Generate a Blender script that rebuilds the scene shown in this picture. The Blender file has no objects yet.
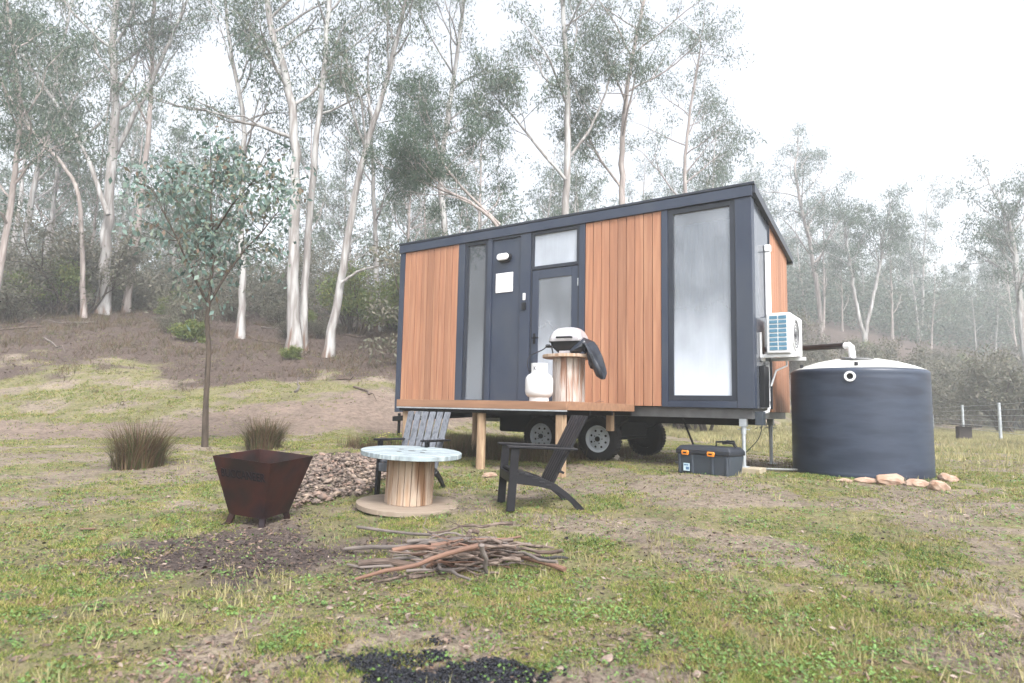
import bpy, math, random
import numpy as np
from mathutils import Vector, Matrix, noise as mnoise
rnd = random.Random(7); NP = np.random.default_rng(11)
sc = bpy.context.scene; COL = sc.collection
R = math.radians

# ------------------------------------------------------------------ camera model
FPX = 640.; PITCH = R(5.98); ROLL = R(1.25); CZ = 1.05
R0 = Vector((1, 0, 0)); U0 = Vector((0, -math.sin(PITCH), math.cos(PITCH))); FW = Vector((0, math.cos(PITCH), math.sin(PITCH)))
RT = math.cos(ROLL)*R0 + math.sin(ROLL)*U0; UP = -math.sin(ROLL)*R0 + math.cos(ROLL)*U0
EYE = Vector((0, 0, CZ))
cam = bpy.data.cameras.new('camera'); camo = bpy.data.objects.new('camera', cam); COL.objects.link(camo)
m3 = Matrix((RT, UP, -FW)).transposed()
camo.matrix_world = Matrix.Translation(EYE) @ m3.to_4x4()
cam.sensor_width = 36; cam.lens = FPX/1024*36; cam.clip_end = 1500; cam.clip_start = .05
cam.dof.use_dof = True; cam.dof.focus_distance = 7.5; cam.dof.aperture_fstop = 2.4
sc.camera = camo

def at(px, py, Y):
    d = FW + RT*((px-512)/FPX) + UP*((341.5-py)/FPX)
    return EYE + d*(Y/d.y)

# ------------------------------------------------------------------ terrain
_T = np.random.default_rng(3).random((256, 256))
def vnoise(x, y):
    x = np.asarray(x, float); y = np.asarray(y, float)
    xi = np.floor(x).astype(int); yi = np.floor(y).astype(int)
    fx = x-xi; fy = y-yi; fx = fx*fx*(3-2*fx); fy = fy*fy*(3-2*fy)
    a = _T[xi % 256, yi % 256]; b = _T[(xi+1) % 256, yi % 256]; c = _T[xi % 256, (yi+1) % 256]; d = _T[(xi+1) % 256, (yi+1) % 256]
    return (a*(1-fx)+b*fx)*(1-fy) + (c*(1-fx)+d*fx)*fy
def fbm(x, y, s=1., o=4):
    v = 0; a = .5; t = 0
    for i in range(o):
        v = v + a*vnoise(np.asarray(x)*s+17.3*i, np.asarray(y)*s+9.1*i); t += a; a *= .5; s *= 2.03
    return v/t
def sm(a, b, t):
    t = np.clip((np.asarray(t, float)-a)/(b-a), 0, 1); return t*t*(3-2*t)
def foot(x): return np.where(x < -4, 12.3, np.where(x < 22, 12.3+(x+4)*1.05, 39.6+(x-22)*.45))
def ground_np(x, y):
    x = np.asarray(x, float); y = np.asarray(y, float)
    base = .28*sm(3.0, 9.5, y + .5*np.clip(x, -3, 2))
    d = np.maximum(y-foot(x), 0)
    p = np.where(d < 3, d*d/6., d-1.5)
    p = np.where(d > 25, 23.5+(1-np.exp(-(d-25)/40))*40*.75, p)
    h = .275*p + np.maximum(-x-6, 0)*.05*sm(0, 6, d)
    h = h*(1+.55*sm(6, 20, x))
    far = sm(3, 12, d)
    h = h + far*(fbm(x, y, .12, 3)-.5)*1.0
    ru = np.exp(-(((x+2.15)/.85)**2 + ((y-8.2)/1.9)**2)*1.1)*.08
    return base + h + ru + (fbm(x, y, .9, 3)-.5)*.07*sm(1.5, 4, y) + (fbm(x+31, y, 6., 3)-.5)*.022
def G(x, y): return float(ground_np(np.array([x]), np.array([y]))[0])
def ground_hit(px, py):
    d = FW + RT*((px-512)/FPX) + UP*((341.5-py)/FPX)
    t = 1.5*1.0035**np.arange(1400)
    X = EYE.x+d.x*t; Y = EYE.y+d.y*t; Z = EYE.z+d.z*t
    k = np.argmax(Z <= ground_np(X, Y)); return Vector((X[k], Y[k], ground_np(X[k:k+1], Y[k:k+1])[0]))

# cabin frame
TH = R(34.8); CX, CY = 3.19, 8.40; CL, CW = 6.55, 2.2; GZ = .28
EX = Vector((math.cos(TH), -math.sin(TH), 0)); EY_ = Vector((math.sin(TH), math.cos(TH), 0))
CA = Vector((CX, CY, 0)) - EX*CL; CA.z = GZ
def loc(u, v, z=0): return CA + EX*u + EY_*v + Vector((0, 0, z))
def local_uv(x, y):
    rx = x-CA.x; ry = y-CA.y
    return rx*EX.x+ry*EX.y, rx*EY_.x+ry*EY_.y

# ------------------------------------------------------------------ materials
def newmat(name):
    m = bpy.data.materials.new(name); m.use_nodes = True; nt = m.node_tree
    return m, nt, nt.nodes, nt.links, nt.nodes['Principled BSDF']
def ramp(n, stops):
    r = n.new('ShaderNodeValToRGB'); el = r.color_ramp.elements
    while len(el) < len(stops): el.new(.5)
    for e, (p, c) in zip(el, stops): e.position = p; e.color = (*c, 1)
    return r
def M(name, c1, c2=None, scale=6., rough=.6, bump=0., stretch=(1, 1, 1), island=0., metallic=0., c3=None, spec=.5, detail=5, bscale=None, lo=.35, hi=.65, coat=0.):
    m, nt, n, l, p = newmat(name)
    p.inputs['Roughness'].default_value = rough; p.inputs['Metallic'].default_value = metallic
    p.inputs['Specular IOR Level'].default_value = spec; p.inputs['Coat Weight'].default_value = coat
    c2 = c2 or tuple(v*.8 for v in c1)
    tc = n.new('ShaderNodeTexCoord'); mp = n.new('ShaderNodeMapping'); mp.inputs['Scale'].default_value = stretch
    l.new(tc.outputs['Object'], mp.inputs[0])
    no = n.new('ShaderNodeTexNoise'); no.inputs['Scale'].default_value = scale; no.inputs['Detail'].default_value = detail; l.new(mp.outputs[0], no.inputs[0])
    st = [(lo, c1), (hi, c2)] if c3 is None else [(lo, c1), ((lo+hi)/2, c2), (hi, c3)]
    rp = ramp(n, st); l.new(no.outputs[0], rp.inputs[0]); out = rp.outputs[0]
    if island:
        g = n.new('ShaderNodeNewGeometry'); hs = n.new('ShaderNodeHueSaturation')
        mr = n.new('ShaderNodeMapRange'); mr.inputs['To Min'].default_value = 1-island; mr.inputs['To Max'].default_value = 1+island
        l.new(g.outputs['Random Per Island'], mr.inputs[0]); l.new(mr.outputs[0], hs.inputs['Value']); l.new(out, hs.inputs['Color'])
        out = hs.outputs[0]
    l.new(out, p.inputs['Base Color'])
    if bump:
        n2 = n.new('ShaderNodeTexNoise'); n2.inputs['Scale'].default_value = bscale or scale*3; n2.inputs['Detail'].default_value = 6; l.new(mp.outputs[0], n2.inputs[0])
        b = n.new('ShaderNodeBump'); b.inputs['Strength'].default_value = bump; b.inputs['Distance'].default_value = .01
        l.new(n2.outputs[0], b.inputs['Height']); l.new(b.outputs[0], p.inputs['Normal'])
    return m
def leafmat(name, cols, rough=.5, trans=.25):
    m, nt, n, l, p = newmat(name)
    g = n.new('ShaderNodeNewGeometry')
    rp = ramp(n, [(i/(len(cols)-1), c) for i, c in enumerate(cols)]); l.new(g.outputs['Random Per Island'], rp.inputs[0])
    p.inputs['Roughness'].default_value = rough; p.inputs['Specular IOR Level'].default_value = .35
    tc = n.new('ShaderNodeTexCoord'); no = n.new('ShaderNodeTexNoise'); no.inputs['Scale'].default_value = .8; no.inputs['Detail'].default_value = 3; l.new(tc.outputs['Object'], no.inputs[0])
    hs = n.new('ShaderNodeHueSaturation'); mr = n.new('ShaderNodeMapRange'); mr.inputs['From Min'].default_value = .3; mr.inputs['From Max'].default_value = .7; mr.inputs['To Min'].default_value = .7; mr.inputs['To Max'].default_value = 1.25
    l.new(no.outputs[0], mr.inputs[0]); l.new(mr.outputs[0], hs.inputs['Value']); l.new(rp.outputs[0], hs.inputs['Color'])
    l.new(hs.outputs[0], p.inputs['Base Color'])
    if trans:
        t = n.new('ShaderNodeBsdfTranslucent'); mx = n.new('ShaderNodeMixShader'); mx.inputs[0].default_value = trans
        l.new(hs.outputs[0], t.inputs[0]); l.new(p.outputs[0], mx.inputs[1]); l.new(t.outputs[0], mx.inputs[2])
        l.new(mx.outputs[0], n['Material Output'].inputs[0])
    return m

navy = M('slate_blue_steel', (.018, .026, .048), (.026, .036, .062), 1.3, .42, .05, (1, 1, .6), c3=(.036, .045, .066), bscale=30, detail=9)
navyd = M('dark_frame_paint', (.012, .016, .026), (.018, .023, .036), 4, .35)
clad = M('composite_cladding', (.355, .165, .092), (.285, .132, .076), 1.6, .62, .25, (8, 8, .35), island=.12, c3=(.375, .19, .11), bscale=20)
fasc = M('deck_timber', (.31, .17, .1), (.23, .125, .075), 2, .6, .12, (.8, 8, 8), island=.08)
deckm = M('deck_boards', (.27, .16, .1), (.2, .12, .08), 2, .7, .2, (1, 8, 8), island=.12)
postm = M('treated_pine_post', (.36, .25, .16), (.26, .17, .105), 3, .75, .25, (7, 7, .7), c3=(.42, .31, .2))
steel = M('grey_primer_steel', (.16, .165, .17), (.11, .11, .115), 5, .45, .1, metallic=.3)
galv = M('galvanised_steel', (.52, .55, .58), (.38, .41, .44), 9, .42, .05, metallic=.55)
blk = M('black_chassis_paint', (.007, .007, .008), (.012, .011, .011), 6, .7, .1, spec=.2)
rub = M('tyre_rubber', (.009, .009, .01), (.016, .014, .013), 6, .85, .2, spec=.2)
rimm = M('white_rim_steel', (.5, .54, .58), (.38, .41, .45), 5, .4)
white = M('white_enamel', (.66, .67, .68), (.58, .59, .6), 3, .35)
whited = M('weathered_white_enamel', (.72, .73, .74), (.6, .6, .6), 5, .45, .05)
plas = M('white_plastic', (.75, .76, .78), (.68, .69, .71), 4, .4)
blackp = M('black_plastic', (.007, .008, .01), (.013, .014, .018), 8, .42, .1, spec=.35)
chairm = M('black_stained_timber', (.005, .005, .008), (.013, .013, .017), 3, .5, .25, (1, 1, 1), island=.2, spec=.3)
chairg = M('worn_grey_black_timber', (.055, .06, .075), (.105, .115, .135), 2.5, .55, .3, (10, 10, .6), island=.15, c3=(.045, .05, .06))
drumw = M('weathered_drum_timber', (.31, .2, .125), (.42, .33, .26), 2.2, .8, .4, (6, 6, .55), island=.16, c3=(.22, .12, .065))
drumtop = M('weathered_pale_tabletop', (.29, .345, .37), (.17, .2, .215), 4.5, .8, .4, (1, 6, 1), island=.12, c3=(.36, .41, .42))
drumbase = M('weathered_drum_base', (.26, .21, .165), (.22, .17, .13), 4, .85, .35, (1, 5, 1), island=.06)
rust = M('rusted_steel', (.011, .006, .006), (.036, .010, .008), 2.6, .6, .4, c3=(.01, .006, .009), spec=.3, lo=.36, hi=.66)
soot = M('sooty_steel', (.007, .006, .009), (.014, .011, .014), 6, .8, .3, spec=.2)
charc = M('charcoal', (.004, .004, .006), (.016, .018, .026), 40, .55, .5, island=.5, spec=.35)
tankm = M('tank_polyethylene', (.016, .025, .046), (.03, .042, .07), .9, .42, .06, (1, 1, 5), c3=(.014, .02, .038), bscale=12)
tanktop = M('pale_tank_roof', (.55, .55, .52), (.42, .42, .4), 3, .5)
sand = M('sandstone', (.3, .175, .115), (.34, .25, .19), 5, .9, .8, c3=(.24, .15, .105))
rubm = M('broken_stone', (.2, .135, .105), (.115, .09, .078), 6, .9, .5, island=.55, c3=(.23, .175, .135))
pavem = M('concrete_paver', (.42, .36, .27), (.33, .28, .2), 8, .85, .4)
stickm = M('dead_bark', (.12, .082, .064), (.065, .046, .038), 5, .85, .6, (.6, 6, 6), c3=(.19, .145, .12))
stickr = M('red_brown_stick', (.2, .11, .075), (.13, .072, .052), 4, .75, .4)
stickg = M('grey_dead_wood', (.18, .15, .135), (.1, .085, .078), 5, .85, .6)
stickk = M('charred_stick', (.016, .016, .018), (.04, .037, .036), 9, .8, .6)
box_g = M('grey_moulded_plastic', (.035, .045, .06), (.045, .056, .073), 5, .5, .15)
orange = M('orange_latch_plastic', (.75, .26, .03), (.66, .21, .02), 5, .4)
bark = M('pale_gum_bark', (.36, .355, .35), (.19, .17, .16), 1.1, .8, .35, (3.5, 3.5, .45), c3=(.42, .415, .41), bscale=5)
barkg = M('grey_gum_bark', (.33, .29, .275), (.22, .185, .17), 1.3, .85, .4, (4, 4, .5), c3=(.4, .35, .33))
barkb = M('brown_sapling_bark', (.03, .022, .016), (.075, .055, .04), 6, .85, .4, (3, 3, .6))
peel = M('peeling_brown_bark', (.17, .1, .07), (.27, .17, .12), 2, .9, .5, (4, 4, .4))
leafA = leafmat('gum_leaves', [(.045, .085, .05), (.07, .115, .07), (.1, .135, .09), (.13, .13, .085)])
leafB = leafmat('dark_gum_leaves', [(.035, .07, .042), (.055, .095, .058), (.085, .115, .07)])
leafS = leafmat('blue_green_sapling_leaves', [(.07, .125, .105), (.1, .16, .14), (.13, .2, .175), (.18, .245, .215), (.15, .2, .14), (.2, .14, .1)], .45, .2)
leafW = leafmat('wattle_leaves', [(.09, .14, .035), (.13, .18, .045), (.2, .19, .05)])
leafG = leafmat('undergrowth_leaves', [(.09, .1, .065), (.13, .125, .09), (.17, .15, .115)])
grassm = leafmat('lawn_grass', [(.11, .19, .045), (.17, .25, .065), (.25, .29, .09), (.34, .31, .14), (.4, .32, .19)], .6, .3)
strawm = leafmat('dry_grass', [(.3, .26, .13), (.38, .33, .17), (.2, .22, .09), (.42, .36, .2)], .6, .3)
tussm = leafmat('tussock_grass', [(.055, .075, .025), (.1, .1, .04), (.14, .085, .05), (.07, .038, .025), (.2, .15, .09)], .6, .2)
litm = leafmat('dead_leaf', [(.15, .095, .07), (.2, .14, .11), (.08, .055, .045), (.3, .24, .2)], .7, 0)
litd = leafmat('dark_leaf', [(.018, .015, .014), (.045, .033, .028), (.1, .065, .05)], .7, 0)
cover = M('black_vinyl_cover', (.006, .008, .013), (.018, .023, .036), 7, .36, .5)
lidm = M('silver_grey_lid', (.5, .48, .5), (.38, .36, .38), 3, .3, metallic=.3)
inner = M('plywood_interior', (.35, .3, .25), (.28, .24, .2), 3, .7)
curt = M('white_curtain', (.6, .62, .66), (.5, .53, .57), 2, .9, 0, (14, 14, .3))
blindm = M('pale_roller_blind', (.66, .71, .78), (.58, .64, .71), 2.5, .8)
signm = M('white_sign_board', (.82, .82, .84), (.78, .78, .8), 3, .5)
ink = M('grey_ink', (.5, .5, .53), (.42, .42, .45), 3, .6)
inkd = M('dark_ink', (.12, .12, .14), (.16, .16, .18), 3, .6)
blue = M('blue_fin_metal', (.06, .16, .24), (.09, .21, .3), 12, .4)
vent = M('dark_grille', (.03, .03, .035), (.05, .05, .055), 12, .5)
conc = M('dark_feeder_timber', (.025, .018, .018), (.045, .033, .03), 4, .8)
yel = M('yellow_petals', (.6, .6, .05), (.5, .55, .05), 5, .6, 0)
stem_y = M('straw_twig', (.42, .38, .22), (.32, .28, .16), 5, .7)

def base_peel(m):      # brown unshed bark on the lowest metre and a half of the trunk
    nt = m.node_tree; n = nt.nodes; l = nt.links; p = n['Principled BSDF']; src = p.inputs['Base Color'].links[0].from_socket
    tc = n.new('ShaderNodeTexCoord'); sp = n.new('ShaderNodeSeparateXYZ'); l.new(tc.outputs['Object'], sp.inputs[0])
    mp = n.new('ShaderNodeMapping'); mp.inputs['Scale'].default_value = (5, 5, .6); l.new(tc.outputs['Object'], mp.inputs[0])
    no = n.new('ShaderNodeTexNoise'); no.inputs['Scale'].default_value = 1.4; no.inputs['Detail'].default_value = 6; l.new(mp.outputs[0], no.inputs[0])
    a = n.new('ShaderNodeMath'); a.operation = 'MULTIPLY_ADD'; l.new(no.outputs[0], a.inputs[0]); a.inputs[1].default_value = 9; l.new(sp.outputs['Z'], a.inputs[2])
    r = n.new('ShaderNodeMapRange'); r.inputs['From Min'].default_value = 4.1; r.inputs['From Max'].default_value = 4.9; r.inputs['To Min'].default_value = 1; r.inputs['To Max'].default_value = 0; l.new(a.outputs[0], r.inputs[0])
    x = n.new('ShaderNodeMix'); x.data_type = 'RGBA'; l.new(r.outputs[0], x.inputs[0]); l.new(src, x.inputs[6]); x.inputs[7].default_value = (.15, .095, .07, 1); l.new(x.outputs[2], p.inputs['Base Color'])
base_peel(bark); base_peel(barkg)
def glassmat(name, cond, seed=0., tint=(.8, .85, .9), zlo=1.0, zhi=2.4, base=.25):
    # real pane: clear glass with breath-like condensation that is thicker low on the pane
    m, nt, n, l, p = newmat(name)
    tc = n.new('ShaderNodeTexCoord'); sp = n.new('ShaderNodeSeparateXYZ'); l.new(tc.outputs['Object'], sp.inputs[0])
    mp = n.new('ShaderNodeMapping'); mp.inputs['Scale'].default_value = (1.6, 1.6, .9); mp.inputs['Location'].default_value = (seed, 0, seed); l.new(tc.outputs['Object'], mp.inputs[0])
    no = n.new('ShaderNodeTexNoise'); no.inputs['Scale'].default_value = 1.6; no.inputs['Detail'].default_value = 7; l.new(mp.outputs[0], no.inputs[0])
    mpd = n.new('ShaderNodeMapping'); mpd.inputs['Scale'].default_value = (40, 40, 1.5); l.new(tc.outputs['Object'], mpd.inputs[0])
    nd = n.new('ShaderNodeTexNoise'); nd.inputs['Scale'].default_value = 1.; nd.inputs['Detail'].default_value = 4; l.new(mpd.outputs[0], nd.inputs[0])
    mr = n.new('ShaderNodeMapRange'); mr.inputs['From Min'].default_value = zhi; mr.inputs['From Max'].default_value = zlo; mr.inputs['To Min'].default_value = base; mr.inputs['To Max'].default_value = 1.
    l.new(sp.outputs['Z'], mr.inputs[0])
    ad = n.new('ShaderNodeMath'); ad.operation = 'MULTIPLY_ADD'; l.new(no.outputs[0], ad.inputs[0]); ad.inputs[1].default_value = .55; l.new(mr.outputs[0], ad.inputs[2])
    ad2 = n.new('ShaderNodeMath'); ad2.operation = 'MULTIPLY_ADD'; l.new(nd.outputs[0], ad2.inputs[0]); ad2.inputs[1].default_value = -.1; l.new(ad.outputs[0], ad2.inputs[2])
    sc_ = n.new('ShaderNodeMapRange'); sc_.inputs['From Min'].default_value = .1; sc_.inputs['From Max'].default_value = 1.15; sc_.inputs['To Max'].default_value = cond; l.new(ad2.outputs[0], sc_.inputs[0])
    gl = n.new('ShaderNodeBsdfGlossy'); gl.inputs['Roughness'].default_value = .03
    tr = n.new('ShaderNodeBsdfTransparent'); tr.inputs[0].default_value = (*tint, 1)
    fr = n.new('ShaderNodeFresnel'); fr.inputs[0].default_value = 2.0
    a = n.new('ShaderNodeMixShader'); l.new(fr.outputs[0], a.inputs[0]); l.new(tr.outputs[0], a.inputs[1]); l.new(gl.outputs[0], a.inputs[2])
    df = n.new('ShaderNodeBsdfDiffuse'); df.inputs[0].default_value = (.56, .61, .69, 1)
    b = n.new('ShaderNodeMixShader'); l.new(sc_.outputs[0], b.inputs[0]); l.new(a.outputs[0], b.inputs[1]); l.new(df.outputs[0], b.inputs[2])
    l.new(b.outputs[0], n['Material Output'].inputs[0])
    return m
gl_big = glassmat('fogged_window_glass', .97, 3., base=.1)
gl_nar = glassmat('narrow_window_glass', .25, 9.)
gl_door = glassmat('door_glass', .7, 5., base=.1)
gl_tr = glassmat('transom_glass', .8, 1., base=.7)

# ------------------------------------------------------------------ object helpers
def link(o, parent=None):
    COL.objects.link(o)
    if parent is not None: o.parent = parent
    return o
def tag(o, label=None, cat=None, group=None, kind=None):
    if label: o['label'] = label
    if cat: o['category'] = cat
    if group: o['group'] = group
    if kind: o['kind'] = kind
    return o
def thing(name, label, cat, location=(0, 0, 0), rz=0, group=None, rot=None):
    o = bpy.data.objects.new(name, None); o.empty_display_size = .1; COL.objects.link(o)
    o.location = location; o.rotation_euler = rot or (0, 0, rz)
    return tag(o, label, cat, group)
def np_mesh(name, V, F, mat, parent=None, smooth=False):
    V = np.asarray(V, np.float32); F = np.asarray(F, np.int32); k = F.shape[1]
    me = bpy.data.meshes.new(name); me.vertices.add(len(V)); me.vertices.foreach_set('co', V.ravel())
    me.loops.add(F.size); me.loops.foreach_set('vertex_index', F.ravel())
    me.polygons.add(len(F)); me.polygons.foreach_set('loop_start', np.arange(0, F.size, k, dtype=np.int32)); me.polygons.foreach_set('loop_total', np.full(len(F), k, np.int32))
    if smooth: me.polygons.foreach_set('use_smooth', np.ones(len(F), bool))
    me.update(calc_edges=True); me.materials.append(mat)
    o = bpy.data.objects.new(name, me); return link(o, parent)
class MB:
    def __init__(s): s.v = []; s.f = []; s.mi = []; s.cur = 0
    def add(s, vs, fs):
        b = len(s.v); s.v += [tuple(v) for v in vs]; s.f += [tuple(i+b for i in f) for f in fs]; s.mi += [s.cur]*len(fs); return s
    def box(s, a, b, mtx=None):
        x0, y0, z0 = a; x1, y1, z1 = b
        vs = [Vector(p) for p in ((x0, y0, z0), (x1, y0, z0), (x1, y1, z0), (x0, y1, z0), (x0, y0, z1), (x1, y0, z1), (x1, y1, z1), (x0, y1, z1))]
        if mtx is not None: vs = [mtx @ v for v in vs]
        return s.add(vs, [(0, 3, 2, 1), (4, 5, 6, 7), (0, 1, 5, 4), (1, 2, 6, 5), (2, 3, 7, 6), (3, 0, 4, 7)])
    def beam(s, p0, p1, w, h, upv=(0, 0, 1)):
        p0 = Vector(p0); p1 = Vector(p1); d = (p1-p0).normalized(); u = Vector(upv); sd = d.cross(u).normalized(); u = sd.cross(d)
        vs = [p+sd*a*w/2+u*b*h/2 for p in (p0, p1) for a, b in ((-1, -1), (1, -1), (1, 1), (-1, 1))]
        return s.add(vs, [(0, 1, 2, 3), (7, 6, 5, 4), (0, 4, 5, 1), (1, 5, 6, 2), (2, 6, 7, 3), (3, 7, 4, 0)])
    def tube(s, pts, rs, n=10, cap=True):
        pts = [Vector(p) for p in pts]
        if not hasattr(rs, '__len__'): rs = [rs]*len(pts)
        vs = []; ref = None
        for i, p in enumerate(pts):
            d = (pts[min(i+1, len(pts)-1)]-pts[max(i-1, 0)]).normalized()
            if ref is None: ref = d.orthogonal().normalized()
            ref = (ref-d*ref.dot(d)).normalized(); w = d.cross(ref)
            for k in range(n):
                a = 2*math.pi*k/n; vs.append(p+(ref*math.cos(a)+w*math.sin(a))*rs[i])
        fs = [(i*n+k, i*n+(k+1) % n, (i+1)*n+(k+1) % n, (i+1)*n+k) for i in range(len(pts)-1) for k in range(n)]
        if cap: fs += [tuple(range(n))[::-1], tuple((len(pts)-1)*n+k for k in range(n))]
        return s.add(vs, fs)
    def cyl(s, p0, p1, r, r1=None, n=24): return s.tube([p0, p1], [r, r if r1 is None else r1], n)
    def lathe(s, prof, n=40, c=(0, 0, 0), mtx=None):
        vs = []
        for r, z in prof:
            for k in range(n):
                a = 2*math.pi*k/n; v = Vector((c[0]+r*math.cos(a), c[1]+r*math.sin(a), c[2]+z)); vs.append(mtx @ v if mtx is not None else v)
        fs = [(i*n+k, i*n+(k+1) % n, (i+1)*n+(k+1) % n, (i+1)*n+k) for i in range(len(prof)-1) for k in range(n)]
        return s.add(vs, fs)
    def prism(s, outline, y0, y1):     # outline in xz, extruded along y
        n = len(outline); vs = [(x, y0, z) for x, z in outline]+[(x, y1, z) for x, z in outline]
        return s.add(vs, [tuple(range(n)), tuple(range(n, 2*n))[::-1]]+[(k, k+n, (k+1) % n+n, (k+1) % n) for k in range(n)])
    def build(s, name, mat, parent=None, bevel=0, smooth=False, seg=2, fix=True):
        me = bpy.data.meshes.new(name); me.from_pydata(s.v, [], s.f)
        for mm in (mat if isinstance(mat, (list, tuple)) else [mat]): me.materials.append(mm)
        me.polygons.foreach_set('material_index', s.mi)
        if fix:
            import bmesh
            bm = bmesh.new(); bm.from_mesh(me); bmesh.ops.recalc_face_normals(bm, faces=bm.faces); bm.to_mesh(me); bm.free()
        if smooth: me.polygons.foreach_set('use_smooth', [True]*len(me.polygons))
        me.update(); o = bpy.data.objects.new(name, me); link(o, parent)
        if smooth:
            md = o.modifiers.new('edges', 'EDGE_SPLIT'); md.split_angle = R(38)
        if bevel:
            md = o.modifiers.new('bevel', 'BEVEL'); md.width = bevel; md.segments = seg; md.limit_method = 'ANGLE'; md.angle_limit = R(35)
        return o
def copy_tree(o, parent=None):
    c = o.copy(); COL.objects.link(c); c.parent = parent
    for ch in list(o.children): copy_tree(ch, c)
    return c
def rock(name, mat, c, s, seed, label=None, group=None, parent=None, cat='rock', rz=0, sub=3):
    import bmesh
    bm = bmesh.new(); bmesh.ops.create_icosphere(bm, subdivisions=sub, radius=1)
    rr = random.Random(seed); off = Vector((rr.random()*50, rr.random()*50, seed))
    planes = [Vector((rr.uniform(-1, 1), rr.uniform(-1, 1), rr.uniform(-1, 1))).normalized() for _ in range(15)]
    for v in bm.verts:
        d = v.co.normalized(); k = 1.
        for p in planes:
            q = d.dot(p)
            if q > .1: k = min(k, .66/q)
        k *= 1+.12*mnoise.noise(d*2.2+off)+.04*mnoise.noise(d*7+off)
        v.co = Vector((d.x*s[0]*k, d.y*s[1]*k, d.z*s[2]*k))
    me = bpy.data.meshes.new(name); bm.to_mesh(me); bm.free(); me.materials.append(mat)
    o = bpy.data.objects.new(name, me); link(o, parent); o.location = c; o.rotation_euler = (rr.uniform(-.12, .12), rr.uniform(-.12, .12), rz)
    if label: tag(o, label, cat, group)
    return o

# ------------------------------------------------------------------ the ground
def axis(neg, pos, n, s):
    t = np.linspace(-1, 1, n); a = np.sinh(t*s)/math.sinh(s)
    return np.where(a < 0, -a*neg, a*pos)
gx = axis(-160, 160, 560, 4.6)
gy = np.concatenate([np.linspace(-60, 1.5, 24)[:-1], 1.5+170*(np.sinh(np.linspace(0, 1, 620)*4.2)/math.sinh(4.2))])
GX, GY = np.meshgrid(gx, gy); nx, ny = len(gx), len(gy)
GZZ = ground_np(GX, GY)
V = np.stack([GX, GY, GZZ], -1).reshape(-1, 3)
idx = np.arange(nx*ny).reshape(ny, nx)
Fq = np.stack([idx[:-1, :-1], idx[:-1, 1:], idx[1:, 1:], idx[1:, :-1]], -1).reshape(-1, 4)

def masks(x, y):
    """grass, litter, path, ash weights at ground points"""
    d = y-foot(x)
    wob = (fbm(x, y, .35, 3)-.5)
    hill = sm(3.9, 8.2, d+wob*7+(fbm(x, y, 1.2, 4)-.5)*5+np.where(x > 2, 1.5, 0))
    path = sm(2.1, .9, np.abs(d-1.2+wob*2.2-np.clip(x+9, 0, 6)*.45)*1.2)*sm(3, 0, x)*.92
    path = np.maximum(path, sm(1.1, .4, np.hypot((x+3.3)/1.5, (y-16.5)/2.0)+wob))
    ash = sm(1.35, .1, np.hypot((x+1.7)/1.3, (y-4.5)/.7)+wob*2.6+(fbm(x, y, 2.5, 3)-.5)*1.6)
    ash = np.maximum(ash, sm(1.3, .2, np.hypot((x+.8)/.9, (y-4.9)/.6)+wob*2.4)*.7)
    chp = sm(1.25, .6, np.hypot((x+.2)/.34, (y-2.6)/.14)+wob*.8); ash = np.maximum(ash*.85, chp)
    bare = sm(.46, .62, fbm(x+5, y+3, 1.3, 5)) * .78
    bare = np.maximum(bare, sm(1.1, .4, np.hypot((x-1.9)/1.2, (y-6.4)/.45)+wob*1.4)*.8)
    bare = np.maximum(bare, sm(1.1, .4, np.hypot((x-4.4)/1.6, (y-6.4)/.6)+wob*1.4)*.85)
    u, v = local_uv(x, y)
    under = sm(-.1, .5, v)*sm(2.6, 2., v)*sm(-.3, .3, u)*sm(7.2, 6.6, u)
    grass = (1-path)*(1-hill*.93)*(1-ash)*(1-bare*.85)*(1-under*.5)
    ru = sm(1.05, .75, np.hypot((x+2.3)/.95, (y-8.2)/1.95)+wob*.5)
    grass = grass*(1-ru)
    return grass, hill, path*(1-hill), ash, bare
gr, li, pa, ash, bare = masks(GX, GY)
ground = np_mesh('ground', V, Fq, None or grassm, smooth=True)
ground.data.materials.clear()
ca = ground.data.color_attributes.new('cover', 'FLOAT_COLOR', 'POINT')
ca.data.foreach_set('color', np.stack([gr, li, pa, ash], -1).reshape(-1).astype(np.float32))
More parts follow.
